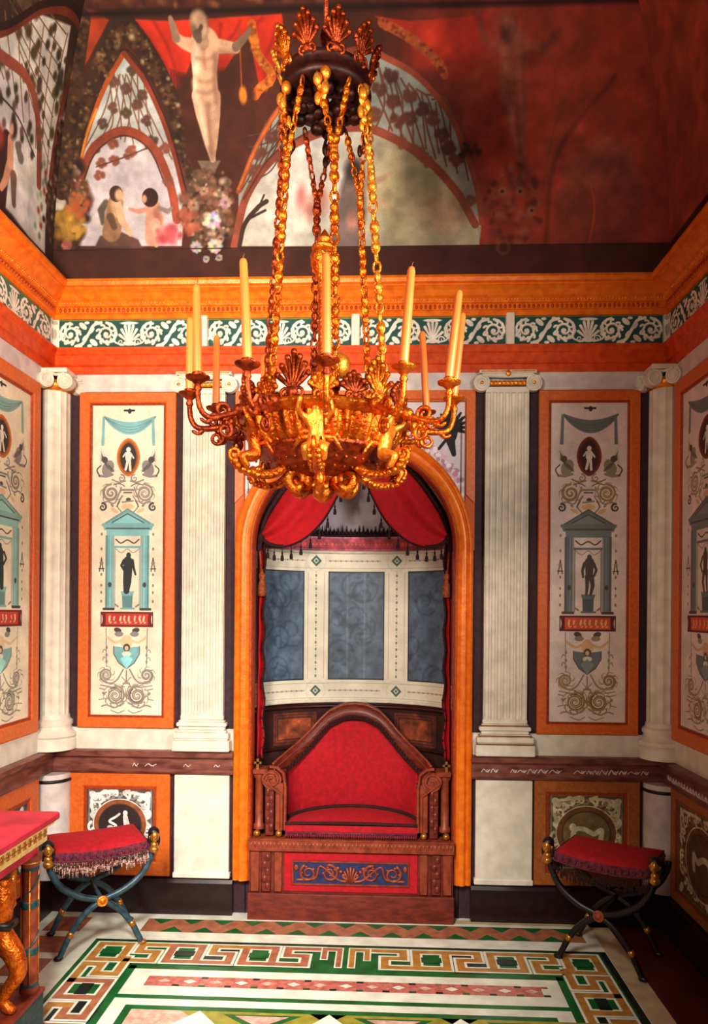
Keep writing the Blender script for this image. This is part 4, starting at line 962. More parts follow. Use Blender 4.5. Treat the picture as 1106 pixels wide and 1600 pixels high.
DK = [(52, 28, 22), (74, 44, 28), (96, 66, 40), (40, 22, 20), (86, 52, 36)]
# red hangings behind the figures
grad_fill(DP([(192, 30), (262, 34), (330, 30), (440, 22), (446, 70), (425, 112), (405, 138), (395, 90), (392, 60), (380, 62), (350, 112), (340, 118), (300, 90), (290, 120), (272, 140), (230, 92)]), (170, 38, 20), (206, 52, 28))
grad_fill(DP([(120, 10), (150, 18), (170, 32), (150, 70), (132, 105), (122, 60)]), (150, 60, 30), (176, 62, 34))
for a, b in (((345, 40), (330, 80)), ((375, 35), (345, 75)), ((410, 30), (360, 70)), ((215, 40), (262, 110)), ((240, 36), (272, 105)), ((430, 40), (408, 100))): S([a, ((a[0]+b[0])/2+4, (a[1]+b[1])/2), b], 5, (140, 28, 18), alpha=.5, soft=.012)
S([(393, 40), (402, 85), (424, 120), (405, 140), (398, 150)], 13, (190, 98, 34)); along_b([(393, 40), (402, 85), (424, 120), (400, 148)], 6, [(214, 130, 44), (150, 66, 28)], 60, 1.5, 4)
for i in range(9): x = 268+i*4; S([(x-2, 110+i*1.5), (x, 128), (x-1, 142-i)], 3, (120, 34, 22), alpha=.8)
grad_fill(DP([(585, 26), (640, 34), (700, 30), (760, 22), (768, 60), (745, 105), (712, 132), (690, 120), (640, 70)]), (150, 44, 30), (176, 48, 34)); blot(690, 70, 40, 26, [(206, 62, 40), (196, 54, 34)], 14, 10, 22, .35, .9)
S([(596, 36), (640, 60), (680, 95), (694, 118)], 12, (176, 84, 44), alpha=.8); along_b([(596, 36), (640, 60), (680, 95), (694, 118)], 6, [(190, 100, 54), (120, 50, 32)], 50, 1.5, 3.5)
# small pointed bay on the left
LA = [(118, 290), (126, 245), (142, 190), (164, 135), (193, 84)]; LB = [(193, 84), (226, 130), (252, 185), (272, 245), (287, 305)]
la = [(a, b) for a, b, _ in bez([(a, b, 0) for a, b in LA], 8)]; lb = [(a, b) for a, b, _ in bez([(a, b, 0) for a, b in LB], 8)]
S([(100, 300), (124, 190), (160, 95), (186, 48), (196, 40)], 30, (62, 40, 28)); S([(196, 40), (232, 90), (270, 170), (304, 270)], 30, (58, 34, 26))
grad_fill([D(a, b) for a, b in la+lb[1:]+[(284, 386), (118, 386)]], (196, 184, 192), (176, 188, 186)); blot(200, 300, 70, 60, [(206, 190, 200), (180, 176, 192), (216, 204, 206)], 26, 14, 30, .35, 1)
for i in range(6): S([(128+i*22, 240-i*6), (160+i*14, 180), (178+i*9, 118)], 2.2, (122, 84, 60), alpha=.8); S([(268-i*20, 250-i*8), (236-i*12, 186), (205-i*7, 120)], 2.2, (122, 78, 58), alpha=.8)
for x, y in ((178, 130), (196, 140), (176, 170), (196, 178), (214, 165), (228, 190), (160, 195), (238, 220), (246, 240), (148, 232), (206, 112), (222, 150)): leaf(x, y, 9, rng.choice([(92, 62, 54), (104, 70, 60), (84, 66, 54)]))
S([(124, 285), (146, 232), (192, 206), (236, 228), (264, 285), (276, 345)], 13, (150, 70, 48)); S([(128, 288), (150, 238), (192, 213), (232, 234), (258, 290)], 2.5, (90, 44, 34))
S(LA, 7, (176, 84, 34)); S([(120, 275), (134, 215), (150, 172)], 3, (214, 140, 44)); S(LB, 7, (132, 58, 38)); S([(115, 288), (138, 188), (193, 78), (256, 182), (291, 300)], 2.5, (58, 28, 22))
for x, y in ((158, 256), (178, 252), (176, 226), (200, 242), (206, 236), (155, 275), (258, 232), (262, 285)): leaf(x, y, 9, (136, 78, 62))
S([(150, 262), (190, 248), (230, 232)], 2, (96, 60, 46))
along_b([(108, 280), (128, 180), (166, 90), (192, 44)], 11, DK+[(124, 96, 60), (150, 120, 84)], 190, 1.5, 5); along_b([(200, 46), (236, 96), (272, 178), (300, 270)], 11, DK+[(124, 96, 60), (170, 150, 110)], 190, 1.5, 5)
# two cupids in it
cv.poly(DP([(148, 388), (156, 370), (190, 364), (216, 376), (222, 388)]), (96, 66, 60), soft=.01)
limb([(165, 318), (158, 330), (160, 350)], [5, 6, 3], (92, 80, 70), soft=.01); limb([(180, 318), (178, 338), (174, 364)], [12, 14, 15], (150, 112, 80), soft=.008); limb([(180, 320), (182, 334)], [8, 7], (196, 156, 118), soft=.02); limb([(184, 320), (190, 345), (204, 368)], [6, 6, 3], (206, 172, 140), soft=.006); limb([(172, 340), (178, 356)], [6, 5], (96, 72, 54), soft=.008)
cv.ell(*D(181, 304), 11*K, 12*K, (70, 46, 38)); cv.ell(*D(186, 306), 7*K, 9*K, (216, 176, 144), soft=.3)
limb([(239, 326), (241, 345), (238, 374)], [12, 14, 12], (206, 150, 128), soft=.008); limb([(244, 330), (247, 352)], [5, 5], (176, 116, 98), soft=.02); limb([(242, 350), (246, 368), (244, 384)], [8, 6, 4], (216, 160, 140), soft=.006); limb([(230, 328), (216, 332), (202, 328)], [4, 3.4, 2.4], (200, 140, 118), soft=.006); limb([(248, 326), (262, 332), (268, 326)], [3, 4, 2], (140, 124, 118), soft=.008)
cv.ell(*D(234, 310), 13*K, 14*K, (58, 34, 30)); cv.ell(*D(225, 312), 4*K, 6*K, (208, 150, 124), soft=.3); blot(264, 368, 18, 12, [(190, 84, 92), (214, 128, 128), (170, 70, 80)], 16, 5, 10)
# standing stone figure with raised arms
SK, SH2, HI = (206, 164, 136), (140, 96, 76), (236, 206, 176)
cv.poly(DP([(276, 120), (350, 110), (395, 120), (400, 190), (372, 260), (345, 300), (310, 300), (290, 240), (284, 180)]), (70, 32, 22), soft=.03)
def nude(dx, tone, al, soft=.006):
    A, Bc, Hc = tone
    def l(p, r, c, a=al, s=soft): limb([(x+dx, y) for x, y in p], r, c, alpha=a, soft=s)
    l([(312, 152), (317, 180), (322, 204), (328, 228), (332, 250)], [13, 11.5, 9, 8, 4.5], A); l([(332, 152), (333, 180), (333, 206), (331, 230), (331, 248)], [12, 10.5, 8, 7.5, 4], [c*.9 for c in A])
    l([(320, 72), (319, 95), (319, 118)], [22, 20.5, 18], A); l([(319, 112), (320, 135), (321, 155)], [18, 19, 19], A)
    l([(299, 72), (286, 68), (275, 60)], [9, 7, 6], A); l([(275, 60), (270, 42), (266, 30)], [6, 5, 3.5], [c*.72 for c in A]); l([(340, 73), (354, 74), (368, 76)], [9, 7.5, 6.5], A); l([(368, 74), (380, 62), (390, 48)], [6, 5, 3], [c*.62 for c in A])
    l([(314, 55), (316, 66)], [8, 10], [c*.85 for c in A]); cv.ell(*D(311+dx, 40), 14*K, 17*K, [c*.62 for c in A], alpha=al, soft=.2); cv.ell(*D(315+dx, 44), 8*K, 12*K, [c*.95 for c in A], alpha=al, soft=.3); cv.ell(*D(309+dx, 30), 10*K, 8*K, [c*.95 for c in A], alpha=al, soft=.4)
    l([(308, 56), (310, 62)], [7, 5], [c*.5 for c in A]); l([(314, 43), (312, 47)], [3, 3], [c*.45 for c in A], al*.8)
    for p, r in ((((306, 76), (306, 112)), 5), (((304, 130), (308, 158)), 5), (((312, 165), (316, 196), (324, 225)), 4)): l(p, [r]*len(p), Hc, al*.7, .02)
    for p, r in ((((336, 88), (335, 130), (338, 160)), 4), (((325, 165), (326, 200), (330, 240)), 3), (((310, 128), (322, 131), (334, 127)), 1.6), (((308, 144), (322, 148), (334, 142)), 1.6), (((318, 76), (319, 108)), 2), (((306, 92), (318, 95), (332, 91)), 2), (((344, 82), (364, 84)), 3)): l(p, [r]*len(p), Bc, al*.55, .02)
S([(373, 45), (375, 90), (377, 140)], 2.5, (150, 70, 34)); cv.ell(*D(379, 150), 6*K, 11*K, (206, 120, 36), soft=.3)
cv.poly(DP([(308, 252), (344, 252), (336, 268), (340, 280), (312, 280), (316, 268)]), (120, 98, 80), soft=.008)
# great central bay with trellis
OUT = [(372, 300), (402, 226), (440, 165), (500, 100), (560, 78), (600, 90), (660, 128), (708, 192), (742, 285), (752, 350)]
IN = [(366, 386), (384, 310), (425, 250), (490, 212), (560, 200), (612, 216), (668, 252), (712, 300), (742, 352), (748, 386)]
ou = [D(a, b) for a, b, _ in bez([(a, b, 0) for a, b in OUT], 8)]; inn = [D(a, b) for a, b, _ in bez([(a, b, 0) for a, b in IN], 8)]
grad_fill(ou+[D(748, 386), D(372, 386)], (152, 150, 136), (140, 148, 146)); grad_fill(inn, (196, 192, 180), (206, 204, 200))
xm = np.clip((U-D(520, 300)[0])/.35, 0, 1)[..., None]; mk = Canvas(cv.u0, cv.u1, cv.v0, cv.v1, cv.nu, cv.nv, (0, 0, 0)); mk.poly(inn, (1, 1, 1), soft=.01); a = mk.C[..., :1]*xm*.75; cv.C = cv.C*(1-a)+a*np.array((158, 146, 112.))
blot(640, 300, 70, 60, [(176, 166, 128), (150, 138, 104), (186, 178, 140), (128, 112, 90)], 30, 14, 34, .3, 1); blot(700, 330, 30, 40, [(150, 104, 84)], 8, 10, 22, .3, 1)
for i in range(8): S([(585+i*20, 205+i*7), (600+i*14, 160), (590+i*12, 100+i*8)], 3, (112, 72, 56), alpha=.8); S([(570+i*22, 96+i*13), (590+i*19, 150+i*12), (612+i*17, 205+i*11)], 3, (116, 70, 54), alpha=.8)
for i in range(5): S([(376+i*14, 300-i*14), (402+i*12, 250-i*12), (414+i*10, 190)], 2, (84, 58, 44)); S([(388, 285-i*18), (420, 270-i*16), (440, 240-i*14)], 2, (84, 62, 44))
for x, y in ((610, 120), (614, 160), (592, 140), (640, 150), (660, 172), (676, 186), (640, 186), (700, 232), (712, 250), (690, 212), (584, 180), (620, 190), (404, 240), (424, 214), (398, 268)): leaf(x, y, 12, rng.choice([(96, 56, 48), (112, 66, 54), (84, 50, 44)]))
for x, y in ((628, 225), (660, 245), (668, 254), (650, 236), (735, 315)): leaf(x, y, 10, (124, 78, 58))
S(OUT, 8, (150, 70, 48)); S(IN[:-1], 12, (140, 70, 52)); S([(372, 296), (404, 222), (436, 170)], 4, (190, 104, 40)); S([(380, 312), (425, 243), (485, 205)], 3, (100, 50, 38))
S([(374, 386), (382, 352), (402, 326), (416, 316)], 7, (66, 44, 38)); S([(385, 345), (404, 335), (414, 330)], 4, (66, 44, 38)); S([(402, 330), (412, 306)], 3, (70, 48, 40))
limb([(552, 290), (548, 330), (540, 372)], [18, 24, 26], (112, 96, 92), soft=.03); cv.ell(*D(552, 268), 14*K, 17*K, (62, 52, 52), soft=.4); limb([(566, 285), (590, 283), (610, 272)], [6, 5, 3], (166, 138, 118), soft=.01); limb([(580, 308), (600, 318), (618, 330)], [5, 4, 3], (176, 148, 124), soft=.01); cv.ell(*D(550, 345), 8*K, 15*K, (168, 120, 104), soft=.5)
cv.ell(*D(500, 312), 12*K, 20*K, (184, 128, 116), soft=.6); cv.ell(*D(470, 310), 8*K, 20*K, (196, 120, 116), soft=.6); cv.ell(*D(484, 330), 9*K, 16*K, (170, 120, 108), soft=.6)
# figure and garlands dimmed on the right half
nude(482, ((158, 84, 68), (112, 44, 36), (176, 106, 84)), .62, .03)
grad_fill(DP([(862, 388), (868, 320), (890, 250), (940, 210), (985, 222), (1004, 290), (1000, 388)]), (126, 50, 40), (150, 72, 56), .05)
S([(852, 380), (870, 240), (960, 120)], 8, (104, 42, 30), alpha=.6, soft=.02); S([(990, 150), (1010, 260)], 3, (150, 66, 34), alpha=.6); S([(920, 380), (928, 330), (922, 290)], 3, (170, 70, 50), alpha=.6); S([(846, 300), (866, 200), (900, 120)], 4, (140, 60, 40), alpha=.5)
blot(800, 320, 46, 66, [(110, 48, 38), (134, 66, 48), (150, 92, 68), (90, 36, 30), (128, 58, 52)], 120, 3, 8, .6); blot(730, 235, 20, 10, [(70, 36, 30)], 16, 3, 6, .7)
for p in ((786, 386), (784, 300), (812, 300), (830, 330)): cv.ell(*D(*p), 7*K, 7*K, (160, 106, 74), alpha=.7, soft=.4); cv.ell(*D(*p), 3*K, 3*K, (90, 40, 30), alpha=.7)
# bouquets
FLW = [(120, 92, 70), (150, 112, 92), (96, 70, 50), (176, 150, 132), (134, 74, 64), (84, 66, 44), (110, 84, 76)]
blot(325, 330, 42, 62, DK+[(96, 70, 56)], 130, 4, 9, .9); blot(325, 322, 40, 62, FLW, 210, 2, 6, .85); blot(296, 345, 16, 22, [(170, 92, 70), (150, 78, 60)], 18, 4, 8, .7)
for x, y, r, c in ((331, 346, 13, (206, 200, 204)), (336, 386, 11, (214, 206, 206)), (306, 388, 9, (190, 186, 188)), (322, 406, 6, (170, 166, 160)), (342, 404, 6, (170, 160, 150)), (352, 318, 9, (190, 150, 150)), (302, 322, 9, (206, 150, 130)), (318, 300, 7, (176, 140, 120))):
    cv.ell(*D(x, y), r*.9*K, r*.8*K, [v*.8 for v in c], soft=.4)
    for j in range(9): q = rng.uniform(.45, .75); cv.ell(*D(x+r*q*math.cos(j*.7), y+r*q*math.sin(j*.7)), r*.42*K, r*.28*K, [min(255, v*rng.uniform(.75, 1.08)) for v in c], soft=.5, rot=-j*.7)
    cv.ell(*D(x, y), r*.25*K, r*.22*K, [v*.6 for v in c], soft=.6)
blot(98, 320, 40, 80, DK, 120, 5, 11, .9); blot(96, 305, 34, 56, FLW+[(176, 140, 96)], 150, 2, 6, .85); blot(106, 352, 26, 24, [(150, 112, 44), (170, 130, 54), (128, 92, 36)], 50, 4, 8, .9); blot(122, 320, 16, 20, [(170, 84, 48), (150, 96, 50)], 26, 3, 7, .8)
for x, y, r in ((90, 318, 13), (100, 298, 10), (98, 246, 9), (82, 268, 8), (104, 385, 9)):
    c = (206, 196, 176) if y < 380 else (170, 100, 84)
    for j in range(6): cv.ell(*D(x+r*.5*math.cos(j*1.05), y+r*.5*math.sin(j*1.05)), r*.5*K, r*.45*K, [v*(.82+.06*(j % 4)) for v in c], soft=.3)
S([(96, 300), (108, 200), (120, 90), (128, 30)], 26, (62, 40, 28)); along_b([(94, 300), (106, 200), (118, 90), (124, 30)], 12, DK+[(120, 92, 56)], 170, 2, 5)
# painted parapet and top moulding
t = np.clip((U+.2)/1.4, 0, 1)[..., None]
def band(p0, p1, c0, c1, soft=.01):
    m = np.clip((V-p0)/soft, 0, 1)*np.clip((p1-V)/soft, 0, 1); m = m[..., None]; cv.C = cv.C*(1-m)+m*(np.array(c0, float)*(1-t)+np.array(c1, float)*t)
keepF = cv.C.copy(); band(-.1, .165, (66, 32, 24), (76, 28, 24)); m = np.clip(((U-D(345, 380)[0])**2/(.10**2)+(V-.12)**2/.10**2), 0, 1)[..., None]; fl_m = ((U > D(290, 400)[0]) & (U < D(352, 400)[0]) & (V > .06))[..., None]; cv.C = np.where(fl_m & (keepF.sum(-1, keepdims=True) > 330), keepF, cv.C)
cv.line([(XL, .165), (XR, .160)], .006, (40, 18, 16)); cv.ell(*D(786, 388), 11*K, 11*K, (140, 84, 50), alpha=.8, soft=.3); cv.ell(*D(786, 388), 7*K, 7*K, (80, 34, 26), soft=.3)
band(1.225, 1.27, (34, 12, 12), (66, 22, 20), .02); band(1.27, 1.5, (86, 40, 30), (112, 40, 34), .02)
for i in range(130):
    u = rng.uniform(XL, .5); cv.ell(u, rng.uniform(1.27, 1.34), rng.uniform(.01, .03), .014, rng.choice([(110, 62, 40), (60, 26, 20), (150, 96, 60)]), alpha=.6, soft=.5)
nude(0, (SK, SH2, HI), 1)
cv.mottle(.14, .10, 9)
root = bpy.data.objects.new('ceiling', None); COL.objects.link(root); root['kind'] = 'structure'
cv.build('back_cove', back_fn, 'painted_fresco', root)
# side coves
cl = Canvas(-1.7, 0, -.02, H1, 460, 380, (66, 42, 30)); cv = cl
cv.poly([(-.10, .10), (-.13, .45), (-.16, .85), (-.30, 1.16), (-.52, 1.04), (-.74, .76), (-1.0, .5), (-1.2, .1)], (226, 222, 216), soft=.01)
for i in range(30): cv.ell(rng.uniform(-1.0, -.2), rng.uniform(.1, .7), rng.uniform(.03, .1), rng.uniform(.03, .08), rng.choice([(226, 222, 206), (190, 190, 196), (206, 196, 206)]), alpha=.4, soft=1)
for i in range(9): cv.line([(-.16-i*.07, .5+i*.02), (-.30-i*.09, 1.12-i*.05)], .008, (136, 96, 66)); cv.line([(-.15-i*.02, .55+i*.07), (-.5-i*.05, .75+i*.035)], .007, (120, 92, 60))
for i in range(60): u, v = rng.uniform(-.75, -.17), rng.uniform(.62, 1.08); r = rng.uniform(.012, .028); cv.ell(u, v, r, r*1.3, rng.choice([(86, 70, 50), (70, 60, 44), (110, 84, 60)]), alpha=.85, soft=.3)
L3 = lambda pts: [(a, b) for a, b, _ in bez([(a, b, 0) for a, b in pts], 8)]
cv.line(L3([(-.95, .62), (-.72, .70), (-.50, .76), (-.36, .70), (-.27, .56), (-.22, .40)]), .05, (150, 78, 60)); cv.line(L3([(-1.1, .5), (-.74, .78), (-.53, 1.05), (-.33, 1.19), (-.17, 1.16), (-.155, .85), (-.12, .5)]), .035, (120, 52, 36)); cv.line(L3([(-1.1, .53), (-.74, .81), (-.53, 1.08), (-.33, 1.23), (-.14, 1.19)]), .03, (46, 24, 20))
for i in range(26): u, v = rng.uniform(-.75, -.22), rng.uniform(.45, .68); cv.ell(u, v, .018, .024, rng.choice([(70, 60, 44), (110, 84, 70)]), alpha=.8, soft=.3)
cv.line(L3([(-.72, .55), (-.5, .57), (-.3, .50)]), .010, (70, 54, 44))
for k in range(14): cv.ell(-.19+rng.uniform(-.03, .03), .16+k*.03, .016, .02, rng.choice([(150, 160, 140), (120, 130, 110), (176, 60, 60), (190, 186, 170)]), alpha=.8, soft=.4)
cv.limb([(-.55, .42), (-.56, .30), (-.58, .14)], [.045, .06, .07], (64, 30, 26), soft=.01); cv.limb([(-.52, .44), (-.50, .34), (-.53, .24), (-.56, .19)], [.026, .03, .022, .016], (206, 150, 120), soft=.006); cv.ell(-.51, .50, .032, .045, (60, 36, 30), soft=.3); cv.ell(-.525, .49, .018, .03, (206, 156, 130), soft=.3)
cv.limb([(-.46, .45), (-.42, .42)], [.02, .03], (120, 110, 104), soft=.01); cv.limb([(-.46, .30), (-.44, .18)], [.03, .02], (120, 90, 80), soft=.01); cv.ell(-.62, .40, .05, .05, (160, 60, 50), soft=.4)
cv.poly([(-1.7, -.02), (-1.7, .2), (-.7, .12), (-.45, .12), (-.30, .10), (-.12, .02), (-.1, -.02)], (60, 32, 28), soft=.02)
U = np.broadcast_to(cv.U, (cv.nv, cv.nu)); V = np.broadcast_to(cv.V, (cv.nv, cv.nu)); t = 0*U[..., None]
band(1.24, 1.5, (60, 26, 22), (60, 26, 22), .02)
for i in range(140): h = rng.uniform(.2, 1.2); cv.ell(rng.uniform(-.14, 0), h, rng.uniform(.008, .022), .014, rng.choice(DK+FLW), alpha=.8, soft=.5)
cv.mottle(.12, .10, 4); cv.build('left_cove', left_fn, 'painted_fresco', root)
cv = Canvas(-1.7, 0, -.02, H1, 260, 240, (166, 64, 48)); rng = random.Random(4)
cv.poly([(-.18, .1), (-.2, .5), (-.4, .9), (-.7, 1.0), (-1.1, .8), (-1.3, .1)], (178, 76, 58), soft=.15)
for i in range(60): cv.ell(rng.uniform(-1.2, 0), rng.uniform(.1, 1.2), rng.uniform(.03, .1), rng.uniform(.03, .08), rng.choice([(126, 46, 36), (170, 74, 58), (150, 56, 42)]), alpha=.35, soft=1)
cv.line([(-.1, .2), (-.05, .6), (-.12, 1.1)], .03, (140, 62, 40), alpha=.5, soft=.03); cv.poly([(-1.7, -.02), (-1.7, .16), (0, .16), (0, -.02)], (66, 22, 20), soft=.01); cv.mottle(.14, .1, 2)
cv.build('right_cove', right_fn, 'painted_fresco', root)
mb = MB()                                                # rest of the vault, above and towards the viewer
hs = [H1-.002+(1.94-H1)*k/8 for k in range(9)]; C8 = [float(cove(h)) for h in hs]
mb.add([p for h, c in zip(hs, C8) for p in ((XL+c, YF, CZ+h), (XL+c, -c, CZ+h), (XR-c, -c, CZ+h), (XR-c, YF, CZ+h))], [(4*i+j, 4*i+4+j, 4*i+5+j, 4*i+1+j) for i in range(8) for j in range(3)])
c = C8[-1]; mb.add([(XL+c, YF, CZ+1.94), (XL+c, -c, CZ+1.94), (XR-c, -c, CZ+1.94), (XR-c, YF, CZ+1.94)], [(0,1,2,3)])
hs = [-.02+(H1+.02)*k/12 for k in range(13)]
for x, s in ((XL, 1), (XR, -1)): mb.add([p for h in hs for p in ((x+s*float(cove(h)), YF, CZ+h), (x+s*float(cove(h)), -1.69, CZ+h))], [(2*i, 2*i+2, 2*i+3, 2*i+1) for i in range(12)])
mb.build('crown_vault', 'ceiling_brown', root, True)
# ------------------------------------------------------------------ helper: continuous bodies grown on a skeleton
def skin_body(name, joints, bones, material, parent, M=Matrix(), sub=1):
    me = bpy.data.meshes.new(name); me.from_pydata([tuple(M @ Vector(j[0])) for j in joints], bones, []); me.materials.append(MATS[material])
    o = bpy.data.objects.new(name, me); COL.objects.link(o); o.parent = parent
    sk = me.attributes.get('skin') or None
    md = o.modifiers.new('skin', 'SKIN'); md.use_smooth_shade = True
    for i, j in enumerate(joints): me.skin_vertices[0].data[i].radius = (j[1], j[1]); me.skin_vertices[0].data[i].use_root = (i == 0)
    sb = o.modifiers.new('sub', 'SUBSURF'); sb.levels = sb.render_levels = sub
    return o
def ensure_skin(o): pass

# ------------------------------------------------------------------ chandelier
CHX, CHY = -.075, -1.45
chand = thing('chandelier', 'gilt bronze chandelier with figures and scrolling arms, hung on chains in mid room', 'chandelier', (CHX, CHY, 0))
RZ = lambda a: Matrix.Rotation(a, 4, 'Z')
# bowl
mb = MB()
mb.lathe([(.288, 2.305), (.299, 2.300), (.302, 2.290), (.294, 2.279), (.278, 2.275), (.272, 2.269)], 60, cap=False)
mb.lathe([(.26, 2.305), (.291, 2.307)], 60, cap=False); mb.build('rim', 'gold', chand, True, angle=50)
mb = MB(); fl_ = lambda i, a: 1+.032*math.cos(a*42)*(1 if 0 < i < 6 else 0)
mb.lathe([(.268, 2.272), (.267, 2.266), (.261, 2.245), (.252, 2.222), (.239, 2.202), (.228, 2.190), (.223, 2.186)], 252, fl_, cap=False); mb.build('fluted_bowl', 'gold', chand, True)
mb = MB(); mb.lathe([(.232, 2.188), (.234, 2.180), (.225, 2.174), (.218, 2.170), (.199, 2.149), (.166, 2.130), (.122, 2.116), (.085, 2.108), (.06, 2.10)], 60, cap=False)
for r, z in ((.229, 2.181), (.188, 2.142), (.14, 2.121)):
    for k in range(int(r*190)): a = 2*PI*k/int(r*190); mb.ball((r*math.cos(a), r*math.sin(a), z), .0065, 6, 4)
mb.build('lower_bowl', 'gold_dark', chand, True)
mb = MB(); mb.at(Matrix.Translation((0, 0, 0))); mb.lathe([(.001, 2.018), (.012, 2.020), (.026, 2.032), (.038, 2.05), (.036, 2.066), (.022, 2.078), (.030, 2.086), (.046, 2.094), (.06, 2.108)], 20, lambda i, a: 1+.07*math.cos(a*8)*(1 if i in (2,3,4) else 0)); mb.build('finial', 'gold', chand, True)
mb = MB(); mb.lathe([(.10, 2.25), (.07, 2.33), (.045, 2.36), (.030, 2.40), (.042, 2.43), (.028, 2.46), (.020, 2.50), (.020, 2.74), (.026, 2.76), (.020, 2.775), (.030, 2.80), (.046, 2.835), (.050, 2.865), (.040, 2.885), (.044, 2.893), (.036, 2.902), (.018, 2.912), (.024, 2.925), (.012, 2.945), (.002, 2.96)], 24); mb.build('central_stem', 'gold', chand, True, angle=50)
mb = MB(); mb.ball((.055, .03, 2.50), (.038, .038, .045), 12, 9); mb.tube([(.0, 0, 2.44), (.04, .02, 2.45), (.055, .03, 2.47)], .010, 6); mb.build('stem_bud', 'gold_bright', chand, True)
# crest of palmettes round the rim
def palmette(mb, w, h, n=7, t=.004):
    for k in range(n):
        a = (k-(n-1)/2)*.36; l = h*(.98-.10*abs(k-(n-1)/2)); P = [(0, 0, h*.12), (w*.5*math.sin(a), -.25*h*.2, h*.12+l*.45*math.cos(a*.8)), (w*math.sin(a), 0, h*.12+l*.85*math.cos(a*.85))]
        mb.tube(P, [t*.6, t*1.1, t*1.5], 6); mb.ball(P[-1], t*1.7, 6, 5)
    mb.ball((0, 0, h*.1), (w*.35, t*1.6, h*.12), 8, 6)
    for s in (-1, 1): mb.tube([(s*(w*.35+x), 0, h*.08+z) for x, z in spiral(0, 0, w*.34, w*.1, -PI/2, s*1.1 if s > 0 else 1.1, 10)], t*.9, 5)
for k in range(18):
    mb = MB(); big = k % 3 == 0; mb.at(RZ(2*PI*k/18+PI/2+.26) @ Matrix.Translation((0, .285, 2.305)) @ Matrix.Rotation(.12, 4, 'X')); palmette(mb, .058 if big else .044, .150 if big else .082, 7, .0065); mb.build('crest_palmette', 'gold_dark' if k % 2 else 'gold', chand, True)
# scrolled brackets with kneeling figures holding the rim
JN = [((.262, 0, 2.190), .026), ((.270, 0, 2.225), .021), ((.276, 0, 2.258), .023), ((.282, 0, 2.284), .010), ((.290, 0, 2.306), .019), ((.288, 0, 2.322), .014),
      ((.280, .030, 2.264), .012), ((.306, .050, 2.280), .0095), ((.322, .040, 2.318), .008), ((.280, -.030, 2.264), .012), ((.306, -.050, 2.280), .0095), ((.322, -.040, 2.318), .008),
      ((.268, .016, 2.182), .020), ((.322, .026, 2.172), .016), ((.296, .026, 2.135), .010), ((.268, -.016, 2.182), .020), ((.322, -.026, 2.172), .016), ((.296, -.026, 2.135), .010)]
BN = [(0,1),(1,2),(2,3),(3,4),(4,5),(2,6),(6,7),(7,8),(2,9),(9,10),(10,11),(0,12),(12,13),(13,14),(0,15),(15,16),(16,17)]
for k in range(6):
    a = -PI/2+k*PI/3; R = RZ(a) @ Matrix.Translation((-.004, 0, -.018)); RF = RZ(a) @ Matrix.Translation((-.020, 0, -.020)) @ Matrix.Translation((.28, 0, 2.30)) @ Matrix.Scale(1.06, 4) @ Matrix.Translation((-.28, 0, -2.30)); mb = MB(); mb.at(R)
    path = [(x, 0, z) for x, z in spiral(.098, 2.108, .046, .010, PI*.75, 1.6, 26)][::-1] + bez([(.075, 0, 2.146), (.13, 0, 2.150), (.19, 0, 2.118), (.245, 0, 2.112), (.30, 0, 2.128), (.325, 0, 2.155)], 6)
    m = len(path); mb.tube(path, [.008+.010*math.sin(PI*i/m) for i in range(m)], 8)
    mb.tube([(x, y, z) for y in (0,) for x, z in spiral(.318, 2.170, .024, .006, -PI/2, 1.3, 16)], .007, 6)
    for j in range(12): t = j/11; p = Vector(path[28+int(t*(m-30))]); mb.ball((p.x, .014, p.z-.004), (.012, .009, .009), 6, 5); mb.ball((p.x, -.014, p.z-.004), (.012, .009, .009), 6, 5)
    mb.tube([(.085, -.018, 2.09), (.10, -.022, 2.075), (.10, .022, 2.075), (.085, .018, 2.09)], .012, 6)
    mb.build('bracket', 'gold', chand, True)
    f = skin_body('figure', JN, BN, 'gold_bright' if k in (0, 1) else 'gold', chand, RF, 2)  # front and right figures in brighter gilt, light put into the colour
    for s in (-1, 1):
        mb = MB(); mb.at(RF)
        for j in range(4): mb.tube([(.262, s*.012, 2.25-j*.012), (.245, s*.05, 2.275-j*.020), (.236, s*.075, 2.255-j*.026)], [.008, .010, .004], 6)
        mb.build('wing', 'gold', f, True)
